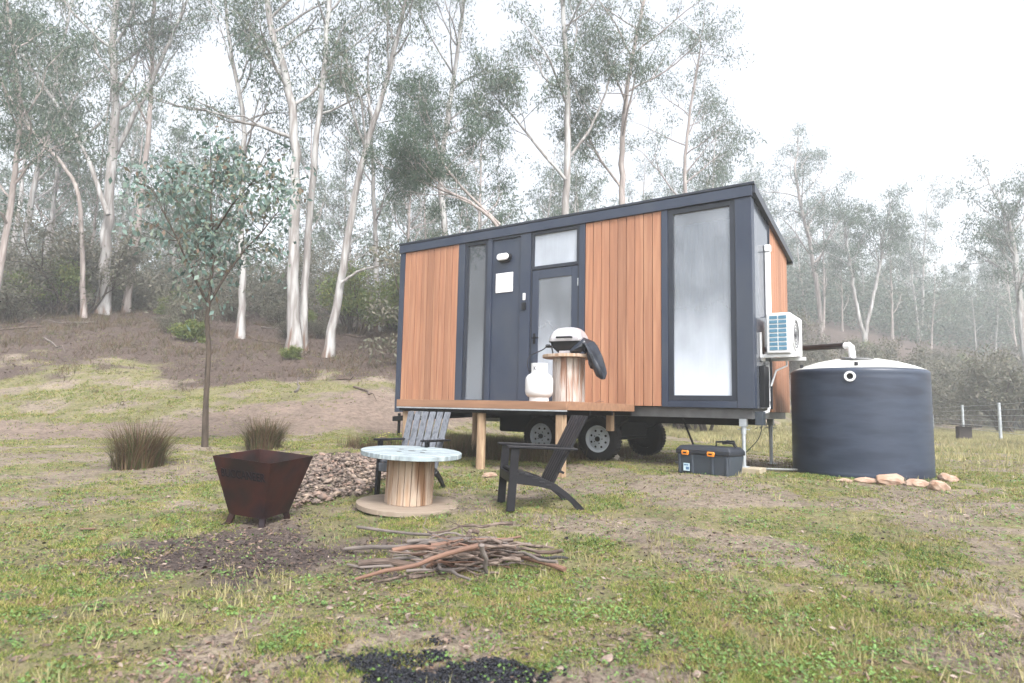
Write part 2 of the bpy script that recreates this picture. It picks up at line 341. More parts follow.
def ground_mat():
    m, nt, n, l, p = newmat('ground_cover')
    at_ = n.new('ShaderNodeAttribute'); at_.attribute_name = 'cover'; sp = n.new('ShaderNodeSeparateColor'); l.new(at_.outputs['Color'], sp.inputs[0])
    tc = n.new('ShaderNodeTexCoord')
    def noise(s, d=6, r=.6):
        x = n.new('ShaderNodeTexNoise'); x.inputs['Scale'].default_value = s; x.inputs['Detail'].default_value = d; x.inputs['Roughness'].default_value = r; l.new(tc.outputs['Object'], x.inputs[0]); return x.outputs[0]
    n1 = noise(1.3); n2 = noise(9, 8, .7); n3 = noise(45, 5, .7)
    def mix(fac, a, b):
        x = n.new('ShaderNodeMix'); x.data_type = 'RGBA'
        l.new(fac, x.inputs[0]); l.new(a, x.inputs[6]); l.new(b, x.inputs[7]); return x.outputs[2]
    def jit(fac, amt=.9):   # break the soft mask up with fine noise
        a = n.new('ShaderNodeMath'); a.operation = 'MULTIPLY_ADD'; l.new(n2, a.inputs[0]); a.inputs[1].default_value = amt; l.new(fac, a.inputs[2])
        b = n.new('ShaderNodeMapRange'); b.inputs['From Min'].default_value = .45+amt*.5-.12-.0; b.inputs['From Max'].default_value = .45+amt*.5+.14; l.new(a.outputs[0], b.inputs[0]); return b.outputs[0]
    mm = n.new('ShaderNodeMath'); mm.operation = 'MULTIPLY_ADD'; l.new(n3, mm.inputs[0]); mm.inputs[1].default_value = .9; l.new(n2, mm.inputs[2])
    m5 = n.new('ShaderNodeMath'); m5.operation = 'MULTIPLY'; l.new(mm.outputs[0], m5.inputs[0]); m5.inputs[1].default_value = .526
    dirt = ramp(n, [(.36, (.055, .044, .034)), (.46, (.155, .124, .098)), (.54, (.225, .182, .146)), (.64, (.34, .285, .24))]); l.new(m5.outputs[0], dirt.inputs[0])
    grs = ramp(n, [(.34, (.06, .06, .032)), (.46, (.13, .125, .06)), (.56, (.195, .17, .095)), (.68, (.25, .2, .14))]); l.new(m5.outputs[0], grs.inputs[0])
    lit = ramp(n, [(.36, (.025, .019, .016)), (.48, (.07, .052, .044)), (.58, (.115, .083, .07)), (.7, (.22, .175, .145))]); l.new(n3, lit.inputs[0])
    pth = ramp(n, [(.35, (.115, .087, .07)), (.6, (.215, .165, .135))]); l.new(n2, pth.inputs[0])
    ashc = ramp(n, [(.35, (.022, .018, .018)), (.5, (.065, .05, .046)), (.65, (.13, .1, .09))]); l.new(n3, ashc.inputs[0])
    c = mix(jit(sp.outputs[0]), dirt.outputs[0], grs.outputs[0])
    c = mix(jit(sp.outputs[1]), c, lit.outputs[0])
    c = mix(jit(sp.outputs[2], 1.3), c, pth.outputs[0])
    aj = n.new('ShaderNodeMath'); aj.operation = 'MULTIPLY_ADD'; l.new(m5.outputs[0], aj.inputs[0]); aj.inputs[1].default_value = 2.6; l.new(at_.outputs['Alpha'], aj.inputs[2])
    ar = n.new('ShaderNodeMapRange'); ar.inputs['From Min'].default_value = 1.45; ar.inputs['From Max'].default_value = 2.1; l.new(aj.outputs[0], ar.inputs[0]); c = mix(ar.outputs[0], c, ashc.outputs[0])
    sv = n.new('ShaderNodeHueSaturation'); mr = n.new('ShaderNodeMapRange'); mr.inputs['From Min'].default_value = .3; mr.inputs['From Max'].default_value = .7; mr.inputs['To Min'].default_value = .8; mr.inputs['To Max'].default_value = 1.2
    l.new(n1, mr.inputs[0]); l.new(mr.outputs[0], sv.inputs['Value']); l.new(c, sv.inputs['Color']); l.new(sv.outputs[0], p.inputs['Base Color'])
    p.inputs['Roughness'].default_value = .95; p.inputs['Specular IOR Level'].default_value = .2
    b = n.new('ShaderNodeBump'); b.inputs['Strength'].default_value = .9; b.inputs['Distance'].default_value = .02
    ad = n.new('ShaderNodeMath'); ad.operation = 'ADD'; l.new(n2, ad.inputs[0]); l.new(n3, ad.inputs[1]); l.new(ad.outputs[0], b.inputs['Height']); l.new(b.outputs[0], p.inputs['Normal'])
    return m
ground.data.materials.append(ground_mat()); tag(ground, kind='structure')

# blades: one triangle each
def patchgrass():
    m, nt, n, l, p = newmat('lawn_grass_patches'); g = n.new('ShaderNodeNewGeometry'); tc = n.new('ShaderNodeTexCoord')
    no = n.new('ShaderNodeTexNoise'); no.inputs['Scale'].default_value = 4.5; no.inputs['Detail'].default_value = 7; no.inputs['Roughness'].default_value = .75; l.new(tc.outputs['Object'], no.inputs[0])
    a = n.new('ShaderNodeMath'); a.operation = 'MULTIPLY_ADD'; l.new(g.outputs['Random Per Island'], a.inputs[0]); a.inputs[1].default_value = .34; l.new(no.outputs[0], a.inputs[2])
    b = n.new('ShaderNodeMath'); b.operation = 'SUBTRACT'; l.new(a.outputs[0], b.inputs[0]); b.inputs[1].default_value = .17
    rp = ramp(n, [(.26, (.04, .085, .025)), (.36, (.1, .16, .035)), (.46, (.19, .25, .055)), (.54, (.30, .30, .085)), (.62, (.34, .27, .13)), (.74, (.22, .145, .09))]); l.new(b.outputs[0], rp.inputs[0])
    l.new(rp.outputs[0], p.inputs['Base Color']); p.inputs['Roughness'].default_value = .65; p.inputs['Specular IOR Level'].default_value = .25
    t = n.new('ShaderNodeBsdfTranslucent'); mx = n.new('ShaderNodeMixShader'); mx.inputs[0].default_value = .3
    l.new(rp.outputs[0], t.inputs[0]); l.new(p.outputs[0], mx.inputs[1]); l.new(t.outputs[0], mx.inputs[2]); l.new(mx.outputs[0], n['Material Output'].inputs[0]); return m
grassm = patchgrass()
def blades(name, P, h, w, lean, mat, label, cat, per=6, spread=.03, kind='stuff', droop=False):
    n = len(P)*per
    base = np.repeat(P, per, 0); hh = np.repeat(h, per)*NP.uniform(.45, 1.15, n); ww = np.repeat(w, per)
    sp_ = np.repeat(np.broadcast_to(spread, len(P)), per)
    a = NP.uniform(0, 2*np.pi, n); r = np.sqrt(NP.random(n))*sp_
    bx = base[:, 0]+np.cos(a)*r; by = base[:, 1]+np.sin(a)*r; bz = ground_np(bx, by)-.004
    la = NP.uniform(0, 2*np.pi, n); lm = NP.uniform(.1, 1., n)*lean*hh
    t = NP.uniform(0, np.pi, n); wx = np.cos(t)*ww/2; wy = np.sin(t)*ww/2
    v0 = np.stack([bx-wx, by-wy, bz], -1); v1 = np.stack([bx+wx, by+wy, bz], -1)
    v2 = np.stack([bx+np.cos(la)*lm, by+np.sin(la)*lm, bz+hh], -1)
    V = np.stack([v0, v1, v2], 1).reshape(-1, 3); F = np.arange(n*3).reshape(-1, 3)
    o = np_mesh(name, V, F, mat)
    return tag(o, label, cat, None, kind)
def scatter(n, y0, y1, fx=.86, power=1.):
    y = y0*(y1/y0)**NP.random(n) if power == 1. else y0+(y1-y0)*NP.random(n)**power
    x = NP.uniform(-1, 1, n)*fx*y; return x, y
x, y = scatter(150000, 2.1, 17); xb = NP.uniform(-22, 2, 52000); yb = NP.uniform(12.5, 24, 52000); x = np.concatenate([x, xb]); y = np.concatenate([y, yb])
g_, l_, p_, a_, b_ = masks(x, y)
keep = NP.random(len(x)) < g_*(.10+1.0*sm(.38, .62, fbm(x, y, 4.2, 4)))
x, y = x[keep], y[keep]
P = np.stack([x, y, x*0], -1)
sc_h = .35+.9*sm(.3, .75, fbm(x+9, y, 1.1, 3))
blades('grass', P, (.008+.014*sc_h)*(1+.03*y), .0035+.0011*y, 1.5, grassm, 'short patchy green and straw lawn grass over the clearing', 'grass', 6, .012+.004*y)
# taller wispy tufts and dry grass toward the fence and beneath the cabin
x, y = scatter(5500, 2.2, 12); g_, l_, p_, a_, b_ = masks(x, y)
k1 = NP.random(len(x)) < .30*sm(.52, .66, fbm(x, y+40, 1.6, 3)) * (g_ > .25)
xf = NP.uniform(5, 34, 26000); yf = NP.uniform(9.5, 36, 26000); kf = (yf < foot(xf)+2) & (NP.random(26000) < .3+.9*sm(12, 24, yf)*sm(.35, .6, fbm(xf, yf, .5, 3)))
uu = NP.uniform(-.4, 7.2, 5200); vv = NP.uniform(-.9, 2.6, 5200); ku = (NP.random(5200) < sm(4.4, 3.2, uu)*.9+.12) & (vv > np.where(uu > 4.5, .6, -.9))
xu = CA.x+EX.x*uu+EY_.x*vv; yu = CA.y+EX.y*uu+EY_.y*vv
hx = np.concatenate([x[k1], xf[kf]]); hy = np.concatenate([y[k1], yf[kf]])
P = np.stack([hx, hy, hx*0], -1)
hh = np.concatenate([np.full(k1.sum(), .075), np.full(kf.sum(), .12)+.0035*np.maximum(yf[kf]-10, 0)])
blades('dry_grass', P, hh, .004+.0011*hy, .7, strawm, 'longer straw coloured grass in tufts out to the wire fence', 'dry grass', 9, .05+.003*hy)
P = np.stack([xu[ku], yu[ku], xu[ku]*0], -1)
blades('long_grass', P, np.where(uu[ku] < 4.2, .26, .09), np.full(ku.sum(), .009), .6, tussm, 'long rank green brown grass growing under the raised cabin', 'long grass', 8, .07)

xh = NP.uniform(-24, 3, 9000); yh = NP.uniform(15, 30, 9000); _, l_, _, _, _ = masks(xh, yh); kh = NP.random(9000) < l_*(.1+sm(.42, .62, fbm(xh, yh, .6, 3)))
blades('dry_scrub', np.stack([xh[kh], yh[kh], xh[kh]*0], -1), np.full(kh.sum(), .22), np.full(kh.sum(), .014), 1.1, tussm, 'low dry scrub and dead fern stalks through the leaf litter', 'scrub', 7, .14)
def flakes(name, x, y, ln, wd, mat, label, cat, lift=.006, tilt=.5):
    n = len(x); z = ground_np(x, y)+lift
    a = NP.uniform(0, 2*np.pi, n); d = np.stack([np.cos(a), np.sin(a), NP.normal(0, tilt*.5, n)], -1); s = np.stack([-np.sin(a), np.cos(a), NP.normal(0, tilt, n)], -1)
    c = np.stack([x, y, z+np.abs(d[:, 2])*ln*.3], -1); ln = ln[:, None]; wd = wd[:, None]
    V = np.stack([c-d*ln/2, c+s*wd/2, c+d*ln/2, c-s*wd/2], 1).reshape(-1, 3)
    o = np_mesh(name, V, np.arange(n*4).reshape(-1, 4), mat); return tag(o, label, cat, None, 'stuff')
x, y = scatter(42000, 2.1, 19); g_, l_, p_, a_, b_ = masks(x, y)
k = NP.random(len(x)) < .25+.6*sm(.48, .62, fbm(x+70, y, 1.6, 4)); x, y = x[k], y[k]
flakes('leaf_litter', x, y, NP.uniform(.008, .05, len(x))*(1+.04*y), NP.uniform(.004, .014, len(x))*(1+.05*y), litm, 'scattered brown dead leaves and bark chips on the lawn', 'leaf litter')
n = 80000; x = NP.uniform(-34, 8, n); y = 12+26*NP.random(n)**1.2; g_, l_, p_, a_, b_ = masks(x, y)
k = NP.random(n) < l_*.9; x, y = x[k], y[k]
flakes('forest_litter', x, y, NP.uniform(.04, .16, len(x)), NP.uniform(.015, .045, len(x)), litm, 'dense fallen leaves and bark strips covering the forest slope', 'forest litter', .012, .2)
# dark debris round the fire pit
x = NP.normal(-1.6, .85, 5200); y = NP.normal(4.45, .38, 5200)
g_, l_, p_, a_, b_ = masks(x, y); k = NP.random(len(x)) < .10+.45*a_; x, y = x[k], y[k]
flakes('dark_debris', x, y, NP.uniform(.008, .04, len(x)), NP.uniform(.006, .02, len(x)), litd, 'dark ash flakes and burnt twigs on bare soil beside the fire pit', 'debris')

clo = leafmat('clover_leaf', [(.06, .12, .035), (.11, .2, .05), (.16, .26, .07), (.09, .15, .06)], .55, .2)
x, y = scatter(90000, 2.1, 9); g_, l_, p_, a_, b_ = masks(x, y)
k = NP.random(len(x)) < (g_+.12)*sm(.46, .62, fbm(x+11, y+5, 5.5, 4)); x, y = x[k], y[k]
flakes('clover', x, y, NP.uniform(.006, .014, len(x))*(1+.12*y), NP.uniform(.005, .012, len(x))*(1+.12*y), clo, 'low broad leafed clover and weeds growing through the lawn', 'clover', .016, .5)
x, y = scatter(26000, 2.1, 10); k = NP.random(len(x)) < .1+.7*sm(.5, .64, fbm(x+50, y+20, 2.4, 4)); x, y = x[k], y[k]
flakes('dark_leaf_litter', x, y, NP.uniform(.005, .03, len(x))*(1+.06*y), NP.uniform(.004, .012, len(x))*(1+.06*y), litd, 'small dark leaf scraps and soil crumbs across the lawn', 'leaf litter')
# lumps (rubble, charcoal) as one mesh of small angular stones
def lumps(name, x, y, s, mat, label, cat, sink=.3, stack=0.):
    base = np.array([(1, 0, 0), (-1, 0, 0), (0, 1, 0), (0, -1, 0), (0, 0, 1), (0, 0, -1), (.7, .7, .45), (-.7, .6, .5), (.6, -.7, .4), (-.6, -.65, .55)], float)
    import bmesh
    bm = bmesh.new()
    for b in base: bm.verts.new(b)
    r_ = bmesh.ops.convex_hull(bm, input=bm.verts); bmesh.ops.triangulate(bm, faces=bm.faces); bm.verts.index_update()
    bv = np.array([v.co for v in bm.verts]); bf = np.array([[v.index for v in f.verts] for f in bm.faces]); bm.free()
    n = len(x); j = NP.uniform(.65, 1.25, (n, len(bv), 3)); v = bv[None]*j
    v = v*np.stack([s*NP.uniform(.8, 1.5, n), s*NP.uniform(.6, 1.1, n), s*NP.uniform(.4, .8, n)], -1)[:, None]
    a = NP.uniform(0, 6.28, n); t = NP.uniform(-.5, .5, n)
    ca, sa = np.cos(a), np.sin(a); X = v[..., 0]*ca[:, None]-v[..., 1]*sa[:, None]; Y = v[..., 0]*sa[:, None]+v[..., 1]*ca[:, None]; Z = v[..., 2]+X*np.sin(t)[:, None]
    z0 = ground_np(x, y)+s*(.5-sink)+stack*NP.random(n)
    V = np.stack([X+x[:, None], Y+y[:, None], Z+z0[:, None]], -1).reshape(-1, 3)
    F = (bf[None]+(np.arange(n)*len(bv))[:, None, None]).reshape(-1, 3)
    o = np_mesh(name, V, F, mat); return tag(o, label, cat, None, 'stuff')
a = NP.uniform(0, 6.28, 3400); r = np.sqrt(NP.random(3400))
r = r*(.82+.3*vnoise(np.cos(a)*3+9, np.sin(a)*3+9)); x = -2.15+np.cos(a)*r*.9; y = 8.2+np.sin(a)*r*2.0
lumps('stone_rubble', x, y, NP.uniform(.010, .034, 3400)*np.where(NP.random(3400) < .05, 1.9, 1), rubm, 'low spread heap of broken pink and grey stone beside the drum table', 'rubble', .2, .035)
x = NP.uniform(-.62, .25, 30000); y = NP.uniform(2.38, 2.86, 30000); kk = NP.random(30000) < sm(.46, .62, fbm(x+3, y+8, 7., 4)+.34*(1-np.hypot((x+.17)/.42, (y-2.55)/.2))); x, y = x[kk][:5200], y[kk][:5200]
x2 = NP.normal(-.52, .09, 700); y2 = NP.normal(2.76, .035, 700)
lumps('charcoal_patch', np.concatenate([x, x2, NP.normal(-.31, .03, 60)]), np.concatenate([y, y2, NP.normal(2.98, .02, 60)]), NP.uniform(.003, .0105, len(x)+760), charc, 'black crumbled charcoal tipped on the grass at the bottom edge', 'charcoal', .1, .012)
x, y = scatter(900, 2.3, 11); lumps('pebbles', x, y, NP.uniform(.005, .014, 900), rubm, 'small loose pebbles scattered over the bare soil', 'pebbles', .3)

# ------------------------------------------------------------------ trees
class Tree:
    def __init__(s, rng): s.rng = rng; s.V = []; s.F = []; s.n = 0; s.tips = []
    def tube(s, pts, rs, n):
        pts = np.array([tuple(p) for p in pts]); m = len(pts); rs = np.asarray(rs)
        d = np.gradient(pts, axis=0); d /= np.linalg.norm(d, axis=1)[:, None]+1e-9
        ref = np.cross(d, np.array([.31, .95, .05])); ref /= np.linalg.norm(ref, axis=1)[:, None]+1e-9; w = np.cross(d, ref)
        a = np.arange(n)*2*np.pi/n
        v = pts[:, None]+(ref[:, None]*np.cos(a)[None, :, None]+w[:, None]*np.sin(a)[None, :, None])*rs[:, None, None]
        i = np.arange(m-1)[:, None]*n; k = np.arange(n)[None]
        f = np.stack([i+k, i+(k+1) % n, i+n+(k+1) % n, i+n+k], -1).reshape(-1, 4)+s.n
        s.V.append(v.reshape(-1, 3)); s.F.append(f); s.n += m*n
    def branch(s, p, d, L, r, lvl, maxl, spread=.6, up=.35, tipsize=1.):
        R_ = s.rng; nseg = 6 if lvl < maxl else 4; pts = [np.array(p, float)]; d = np.array(d, float); d /= np.linalg.norm(d)
        for i in range(nseg):
            d = d+R_.normal(0, .16, 3)+np.array([0, 0, up*.16]); d /= np.linalg.norm(d); pts.append(pts[-1]+d*L/nseg)
        s.tube(pts, np.linspace(r, r*.38, nseg+1), 6 if r > .04 else 4)
        if lvl == maxl:
            s.tips.append((pts[-1], tipsize)); s.tips.append((pts[-2], tipsize*.8)); return
        k = R_.integers(3, 5)
        for j in range(k):
            i = min(nseg, int(nseg*(.35+.65*(j+R_.random())/k))); dd = d+R_.normal(0, spread, 3); dd[2] += .1
            s.branch(pts[i], dd, L*R_.uniform(.45, .7), r*.5*(1-.3*i/nseg), lvl+1, maxl, spread, up, tipsize)
        s.branch(pts[-1], d+R_.normal(0, .2, 3), L*.5, r*.38, lvl+1, maxl, spread, up, tipsize)
    def stem(s, pts, r0, r1, n=12, crown_from=.45, limbs=9, limb_len=3., maxl=2, spread=.6, flare=True, tipsize=1.):
        pts = np.array([tuple(p) for p in pts], float); t = np.linspace(0, 1, len(pts)); tt = np.linspace(0, 1, 26)
        P = np.stack([np.interp(tt, t, pts[:, i]) for i in range(3)], -1)
        for _ in range(2): P[1:-1] = (P[:-2]+2*P[1:-1]+P[2:])/4
        P[1:-1] += s.rng.normal(0, r0*.12, (24, 3)); rs = r0+(r1-r0)*tt**.9
        if flare: rs = rs*(1+.55*np.exp(-tt*26))
        s.tube(P, rs, n); H = np.linalg.norm(pts[-1]-pts[0])
        limbs = int(limbs*1.2)
        for j in range(limbs):
            f = crown_from+(1-crown_from)*(j+s.rng.random()*.8)/limbs; i = min(25, int(f*25)); a = s.rng.uniform(0, 6.28)
            axis_ = P[min(i+1, 25)]-P[i-1]; axis_ /= np.linalg.norm(axis_)
            d = axis_*s.rng.uniform(.5, 1.0)+np.array([math.cos(a), math.sin(a), 0])*s.rng.uniform(.6, 1.)
            s.branch(P[i], d, limb_len*(1.15-.55*f)*s.rng.uniform(.7, 1.2), rs[i]*.5, 1, maxl, spread, tipsize=tipsize)
        s.branch(P[-1], P[-1]-P[-3], limb_len*.7, r1*.9, 1, maxl, spread, tipsize=tipsize)
    def trunk_obj(s, mat, parent, o=(0, 0, 0), name='trunk'):
        return np_mesh(name, np.concatenate(s.V)-np.array(o), np.concatenate(s.F), mat, parent, True)
    def leaves(s, per, size, rad, mat, parent, o=(0, 0, 0), aspect=.24, droop=.8, flat=.7, name='crown'):
        C = np.array([t[0] for t in s.tips]); ts = np.array([t[1] for t in s.tips]); n = len(C)*per
        c = np.repeat(C, per, 0); k = np.repeat(ts, per)
        off = s.rng.normal(0, 1, (n, 3)); off /= np.linalg.norm(off, axis=1)[:, None]; off *= (s.rng.random(n)**.5*rad*k)[:, None]; off[:, 2] *= flat
        p = c+off
        d = s.rng.normal(0, .6, (n, 3)); d[:, 2] -= droop; d /= np.linalg.norm(d, axis=1)[:, None]
        w = np.cross(d, s.rng.normal(0, 1, (n, 3))); w /= np.linalg.norm(w, axis=1)[:, None]
        L = (size*s.rng.uniform(.6, 1.25, n))[:, None]; W = L*aspect
        V = np.stack([p, p+d*L*.45+w*W*.5, p+d*L, p+d*L*.45-w*W*.5], 1).reshape(-1, 3)-np.array(o)
        return np_mesh(name, V, np.arange(n*4).reshape(-1, 4), mat, parent)

def px_path(pts, Y, base=None):
    """image outline of a stem placed at its own distance Y (base sits on the ground)"""
    out = [np.array(at(a, b, Y+(c[0] if c else 0))) for a, b, *c in pts]
    if base is not None: out[0] = np.array([out[0][0], out[0][1], G(out[0][0], out[0][1])-.1])
    return out
def gum(name, label, seed, stems, mat, leaf, per=26, size=.16, rad=.75, group=None, cat='tree', maxl=2, aspect=.24):
    rng = np.random.default_rng(seed); T = Tree(rng); first = None
    for st in stems:
        st['r0'] *= .88; pts = st.pop('pts'); Y = st.pop('Y'); px0 = pts[0][0]
        if st.get('ground', True): Y1 = ground_hit(*pts[0]).y if px0 < 395 and pts[0][1] > 300 else Y*(1.4 if Y < 30 else 1.); kY = Y1/Y
        Y = Y*kY; st['limb_len'] *= 1.12
        P = px_path(pts, Y, True) if st.pop('ground', True) else px_path(pts, Y)
        P[0][2] = min(P[0][2], P[1][2]-.2)
        if first is None: first = P[0].copy()
        T.stem(P, **st)
    root = thing(name, label, cat, first, 0, group)
    T.trunk_obj(mat, root, first); T.leaves(int(per*3.0), size, rad*.95, leaf, root, first, aspect)
    return root

gum('gum_tree', 'tallest thick white gum at the left, pale trunk branching high above the sapling', 21, [
    dict(pts=[(102, 314), (106, 250), (110, 180), (116, 100), (112, 40), (120, -40), (130, -130)], Y=22, r0=.30, r1=.10, crown_from=.5, limbs=11, limb_len=4.2, tipsize=1.1),
    dict(pts=[(108, 215), (85, 150), (50, 95), (12, 40)], Y=21.5, r0=.13, r1=.05, crown_from=.35, limbs=8, limb_len=3.2, ground=False, flare=False),
    dict(pts=[(112, 160), (150, 85), (175, 30), (200, -30)], Y=22.4, r0=.13, r1=.05, crown_from=.4, limbs=6, limb_len=2.8, ground=False, flare=False)], bark, leafA, 30, .17, .8)
gum('gum_tree', 'slim grey gum leaning right just behind the tallest white gum', 22, [
    dict(pts=[(126, 312), (140, 210), (150, 120), (152, 40), (160, -60)], Y=25, r0=.17, r1=.07, crown_from=.5, limbs=8, limb_len=3.4)], barkg, leafB, 26, .18, .8)
gum('gum_tree', 'dark thin gum with bare curving limb at the left edge', 23, [
    dict(pts=[(84, 318), (82, 250), (80, 190), (60, 160), (25, 125), (-10, 60), (-30, 0)], Y=24, r0=.12, r1=.04, crown_from=.5, limbs=9, limb_len=3.2)], barkg, leafB, 34, .17, .8)
gum('gum_tree', 'twin trunk white gum with peeling bark at its foot between sapling and cabin', 24, [
    dict(pts=[(294, 352), (293, 260), (297, 170), (290, 90), (270, 20), (262, -60)], Y=19.5, r0=.27, r1=.09, crown_from=.5, limbs=9, limb_len=3.8),
    dict(pts=[(303, 350), (306, 260), (315, 150), (325, 60), (330, -20), (335, -90)], Y=19.8, r0=.17, r1=.07, crown_from=.5, limbs=8, limb_len=3.2)], bark, leafA, 28, .17, .8)
gum('gum_tree', 'pale gum trunk leaning right near the left end of the cabin', 25, [
    dict(pts=[(328, 357), (337, 300), (350, 225), (362, 160), (382, 95), (400, 30), (415, -40)], Y=19, r0=.19, r1=.06, crown_from=.5, limbs=9, limb_len=3.3),
    dict(pts=[(341, 283), (360, 270), (398, 262), (420, 258)], Y=18.8, r0=.06, r1=.03, crown_from=.6, limbs=3, limb_len=1.2, ground=False, flare=False)], bark, leafA, 26, .17, .8)
gum('gum_tree', 'straight slender pale gum just left of the cabin corner', 26, [
    dict(pts=[(379, 332), (377, 280), (375, 230), (372, 150), (368, 80)], Y=25, r0=.16, r1=.06, crown_from=.5, limbs=8, limb_len=3.2)], bark, leafB, 24, .19, .85)
gum('gum_tree', 'tall pinkish gum rising straight above the cabin doorway', 27, [
    dict(pts=[(566, 330), (566, 215), (568, 140), (566, 60), (563, 20), (560, -40)], Y=17, r0=.19, r1=.07, crown_from=.45, limbs=6, limb_len=2.8),
    dict(pts=[(566, 180), (540, 150), (515, 118), (498, 100)], Y=16.8, r0=.07, r1=.03, crown_from=.4, limbs=6, limb_len=1.9, ground=False, flare=False),
    dict(pts=[(567, 160), (590, 130), (605, 95), (615, 60)], Y=17.2, r0=.07, r1=.03, crown_from=.4, limbs=6, limb_len=1.9, ground=False, flare=False)], bark, leafA, 30, .15, .62)
gum('gum_tree', 'grey gum above the cabin roof right of the straight pinkish gum', 28, [
    dict(pts=[(624, 330), (622, 200), (622, 140), (628, 80), (640, 20), (655, -50)], Y=19, r0=.18, r1=.06, crown_from=.42, limbs=9, limb_len=3.4),
    dict(pts=[(623, 190), (600, 160), (585, 130)], Y=19, r0=.07, r1=.03, crown_from=.3, limbs=5, limb_len=1.8, ground=False, flare=False)], barkg, leafA, 30, .16, .72)
gum('gum_tree', 'slanting dark limbed gum spreading behind the left roof corner of the cabin', 29, [
    dict(pts=[(560, 330), (500, 225), (468, 200), (430, 185), (405, 175)], Y=15.5, r0=.08, r1=.03, crown_from=.35, limbs=9, limb_len=1.8),
    dict(pts=[(500, 225), (462, 188), (440, 160), (430, 120)], Y=15.7, r0=.06, r1=.03, crown_from=.3, limbs=8, limb_len=1.8, ground=False, flare=False)], barkg, leafB, 40, .13, .55)
gum('gum_tree', 'leafy gum towering behind the left part of the cabin roof', 30, [
    dict(pts=[(447, 330), (445, 235), (440, 170), (452, 90), (462, 20), (470, -50)], Y=21, r0=.2, r1=.07, crown_from=.35, limbs=13, limb_len=3.6)], bark, leafA, 30, .17, .8)
gum('gum_tree', 'foggy gum with drooping foliage above the right end of the roof', 31, [
    dict(pts=[(690, 330), (688, 230), (684, 170), (690, 110), (700, 50)], Y=25, r0=.17, r1=.05, crown_from=.35, limbs=11, limb_len=3.2)], barkg, leafA, 26, .18, .8)
gum('gum_tree', 'thin stemmed gum in front of the foggy slope left of the twin trunk gum', 32, [
    dict(pts=[(240, 338), (243, 280), (240, 200), (245, 120), (232, 60), (225, 0)], Y=26, r0=.17, r1=.06, crown_from=.45, limbs=9, limb_len=3.2)], bark, leafB, 24, .19, .9)
gum('gum_tree', 'dark stemmed gum cut by the left frame edge', 33, [
    dict(pts=[(-12, 330), (2, 260), (14, 180), (22, 110), (10, 20)], Y=24, r0=.15, r1=.05, crown_from=.3, limbs=11, limb_len=2.6)], barkg, leafB, 24, .18, .8)

# the sapling
def sapling():
    rng = np.random.default_rng(5); T = Tree(rng)
    Y = 10.6; b = ground_hit(205, 447); Y = b.y
    P = px_path([(205, 447), (206, 400), (209, 350), (207, 320), (209, 302)], Y); P[0] = np.array([b.x, b.y, b.z-.05])
    T.tube(P, np.array([.06, .046, .042, .04, .036]), 9)
    def limb(pts, r):
        Q = px_path(pts, Y); T.tube(Q, np.linspace(r, r*.4, len(Q)), 6)
        for q, nx_ in zip(Q[1:], Q[1:][1:]+[Q[-1]+(Q[-1]-Q[-2])]):
            for k in range(4):
                d = (nx_-q)/np.linalg.norm(nx_-q)+rng.normal(0, .75, 3); T.branch(q, d, rng.uniform(.38, .75), r*.4, 1, 2, .7, .2)
    limb([(209, 302), (213, 262), (212, 228), (210, 198), (213, 178)], .03)
    limb([(209, 305), (190, 270, -.3), (178, 240, -.5), (165, 215, -.6)], .026)
    limb([(209, 303), (226, 275, .2), (243, 252, .4), (262, 232, .6), (275, 215, .8)], .026)
    limb([(212, 250), (196, 225, .5), (182, 205, .8), (172, 190, .9)], .02)
    limb([(213, 235), (232, 205, -.4), (250, 185, -.6)], .02)
    o = P[0]; root = thing('gum_sapling', 'small blue green gum sapling with dark trunk standing behind the fire pit', 'tree', o)
    T.trunk_obj(barkb, root, o); T.leaves(6, .12, .34, leafS, root, o, .5, .7, .9)
sapling()

# mid and far trees: shared meshes, copied thing by thing
def proto_tree(seed, H, r0, mat, leaf, limbs, ll, per, size, rad, maxl=2, cf=.42, name='gum_tree'):
    rng = np.random.default_rng(seed); T = Tree(rng); lean = rng.normal(0, .06, 2)*H
    pts = [(0, 0, -.4), (lean[0]*.3+rng.normal(0, .15), lean[1]*.3, H*.3), (lean[0]*.6, lean[1]*.6+rng.normal(0, .2), H*.6), (lean[0], lean[1], H)]
    T.stem(pts, r0*.8, r0*.22, 8, cf-.1, limbs+3, ll, maxl)
    root = thing(name, 'x', 'tree'); T.trunk_obj(mat, root); T.leaves(int(per*1.7), size, rad*.85, leaf, root); return root
protos = [proto_tree(41, 15, .22, bark, leafA, 9, 3.6, 12, .34, 1.0), proto_tree(42, 17, .25, barkg, leafB, 10, 4., 12, .34, 1.0),
          proto_tree(43, 12, .16, bark, leafA, 9, 3.0, 12, .3, .9), proto_tree(44, 18, .24, bark, leafB, 8, 4.2, 13, .36, 1.1, cf=.55),
          proto_tree(45, 9, .12, barkg, leafB, 10, 2.8, 14, .3, .85, cf=.2), proto_tree(46, 14, .18, barkg, leafA, 8, 3.2, 12, .32, 1., cf=.35)]
used = set()
def put(proto, x, y, s, label, cat, group, zs=1., dz=0.):
    r = protos[proto] if isinstance(proto, int) else proto
    if id(r) in used: c = copy_tree(r)
    else: c = r; used.add(id(r))
    c.location = (x, y, G(x, y)-.05+dz); c.scale = (s, s, s*zs); c.rotation_euler = (0, 0, rnd.uniform(0, 6.28))
    tag(c, label, cat, group); c['group'] = group; return c
LT = 'misty gum among the crowded trees on the slope left of the cabin'
BT = 'misty gum standing in the fog beyond the cabin roof'
RT_ = 'faint gum dissolving into fog on the far hillside right of the cabin'
pl = []
def spaced(x, y, d):
    if any((x-a)**2+(y-b)**2 < d*d for a, b in pl): return False
    pl.append((x, y)); return True
cnt = 0
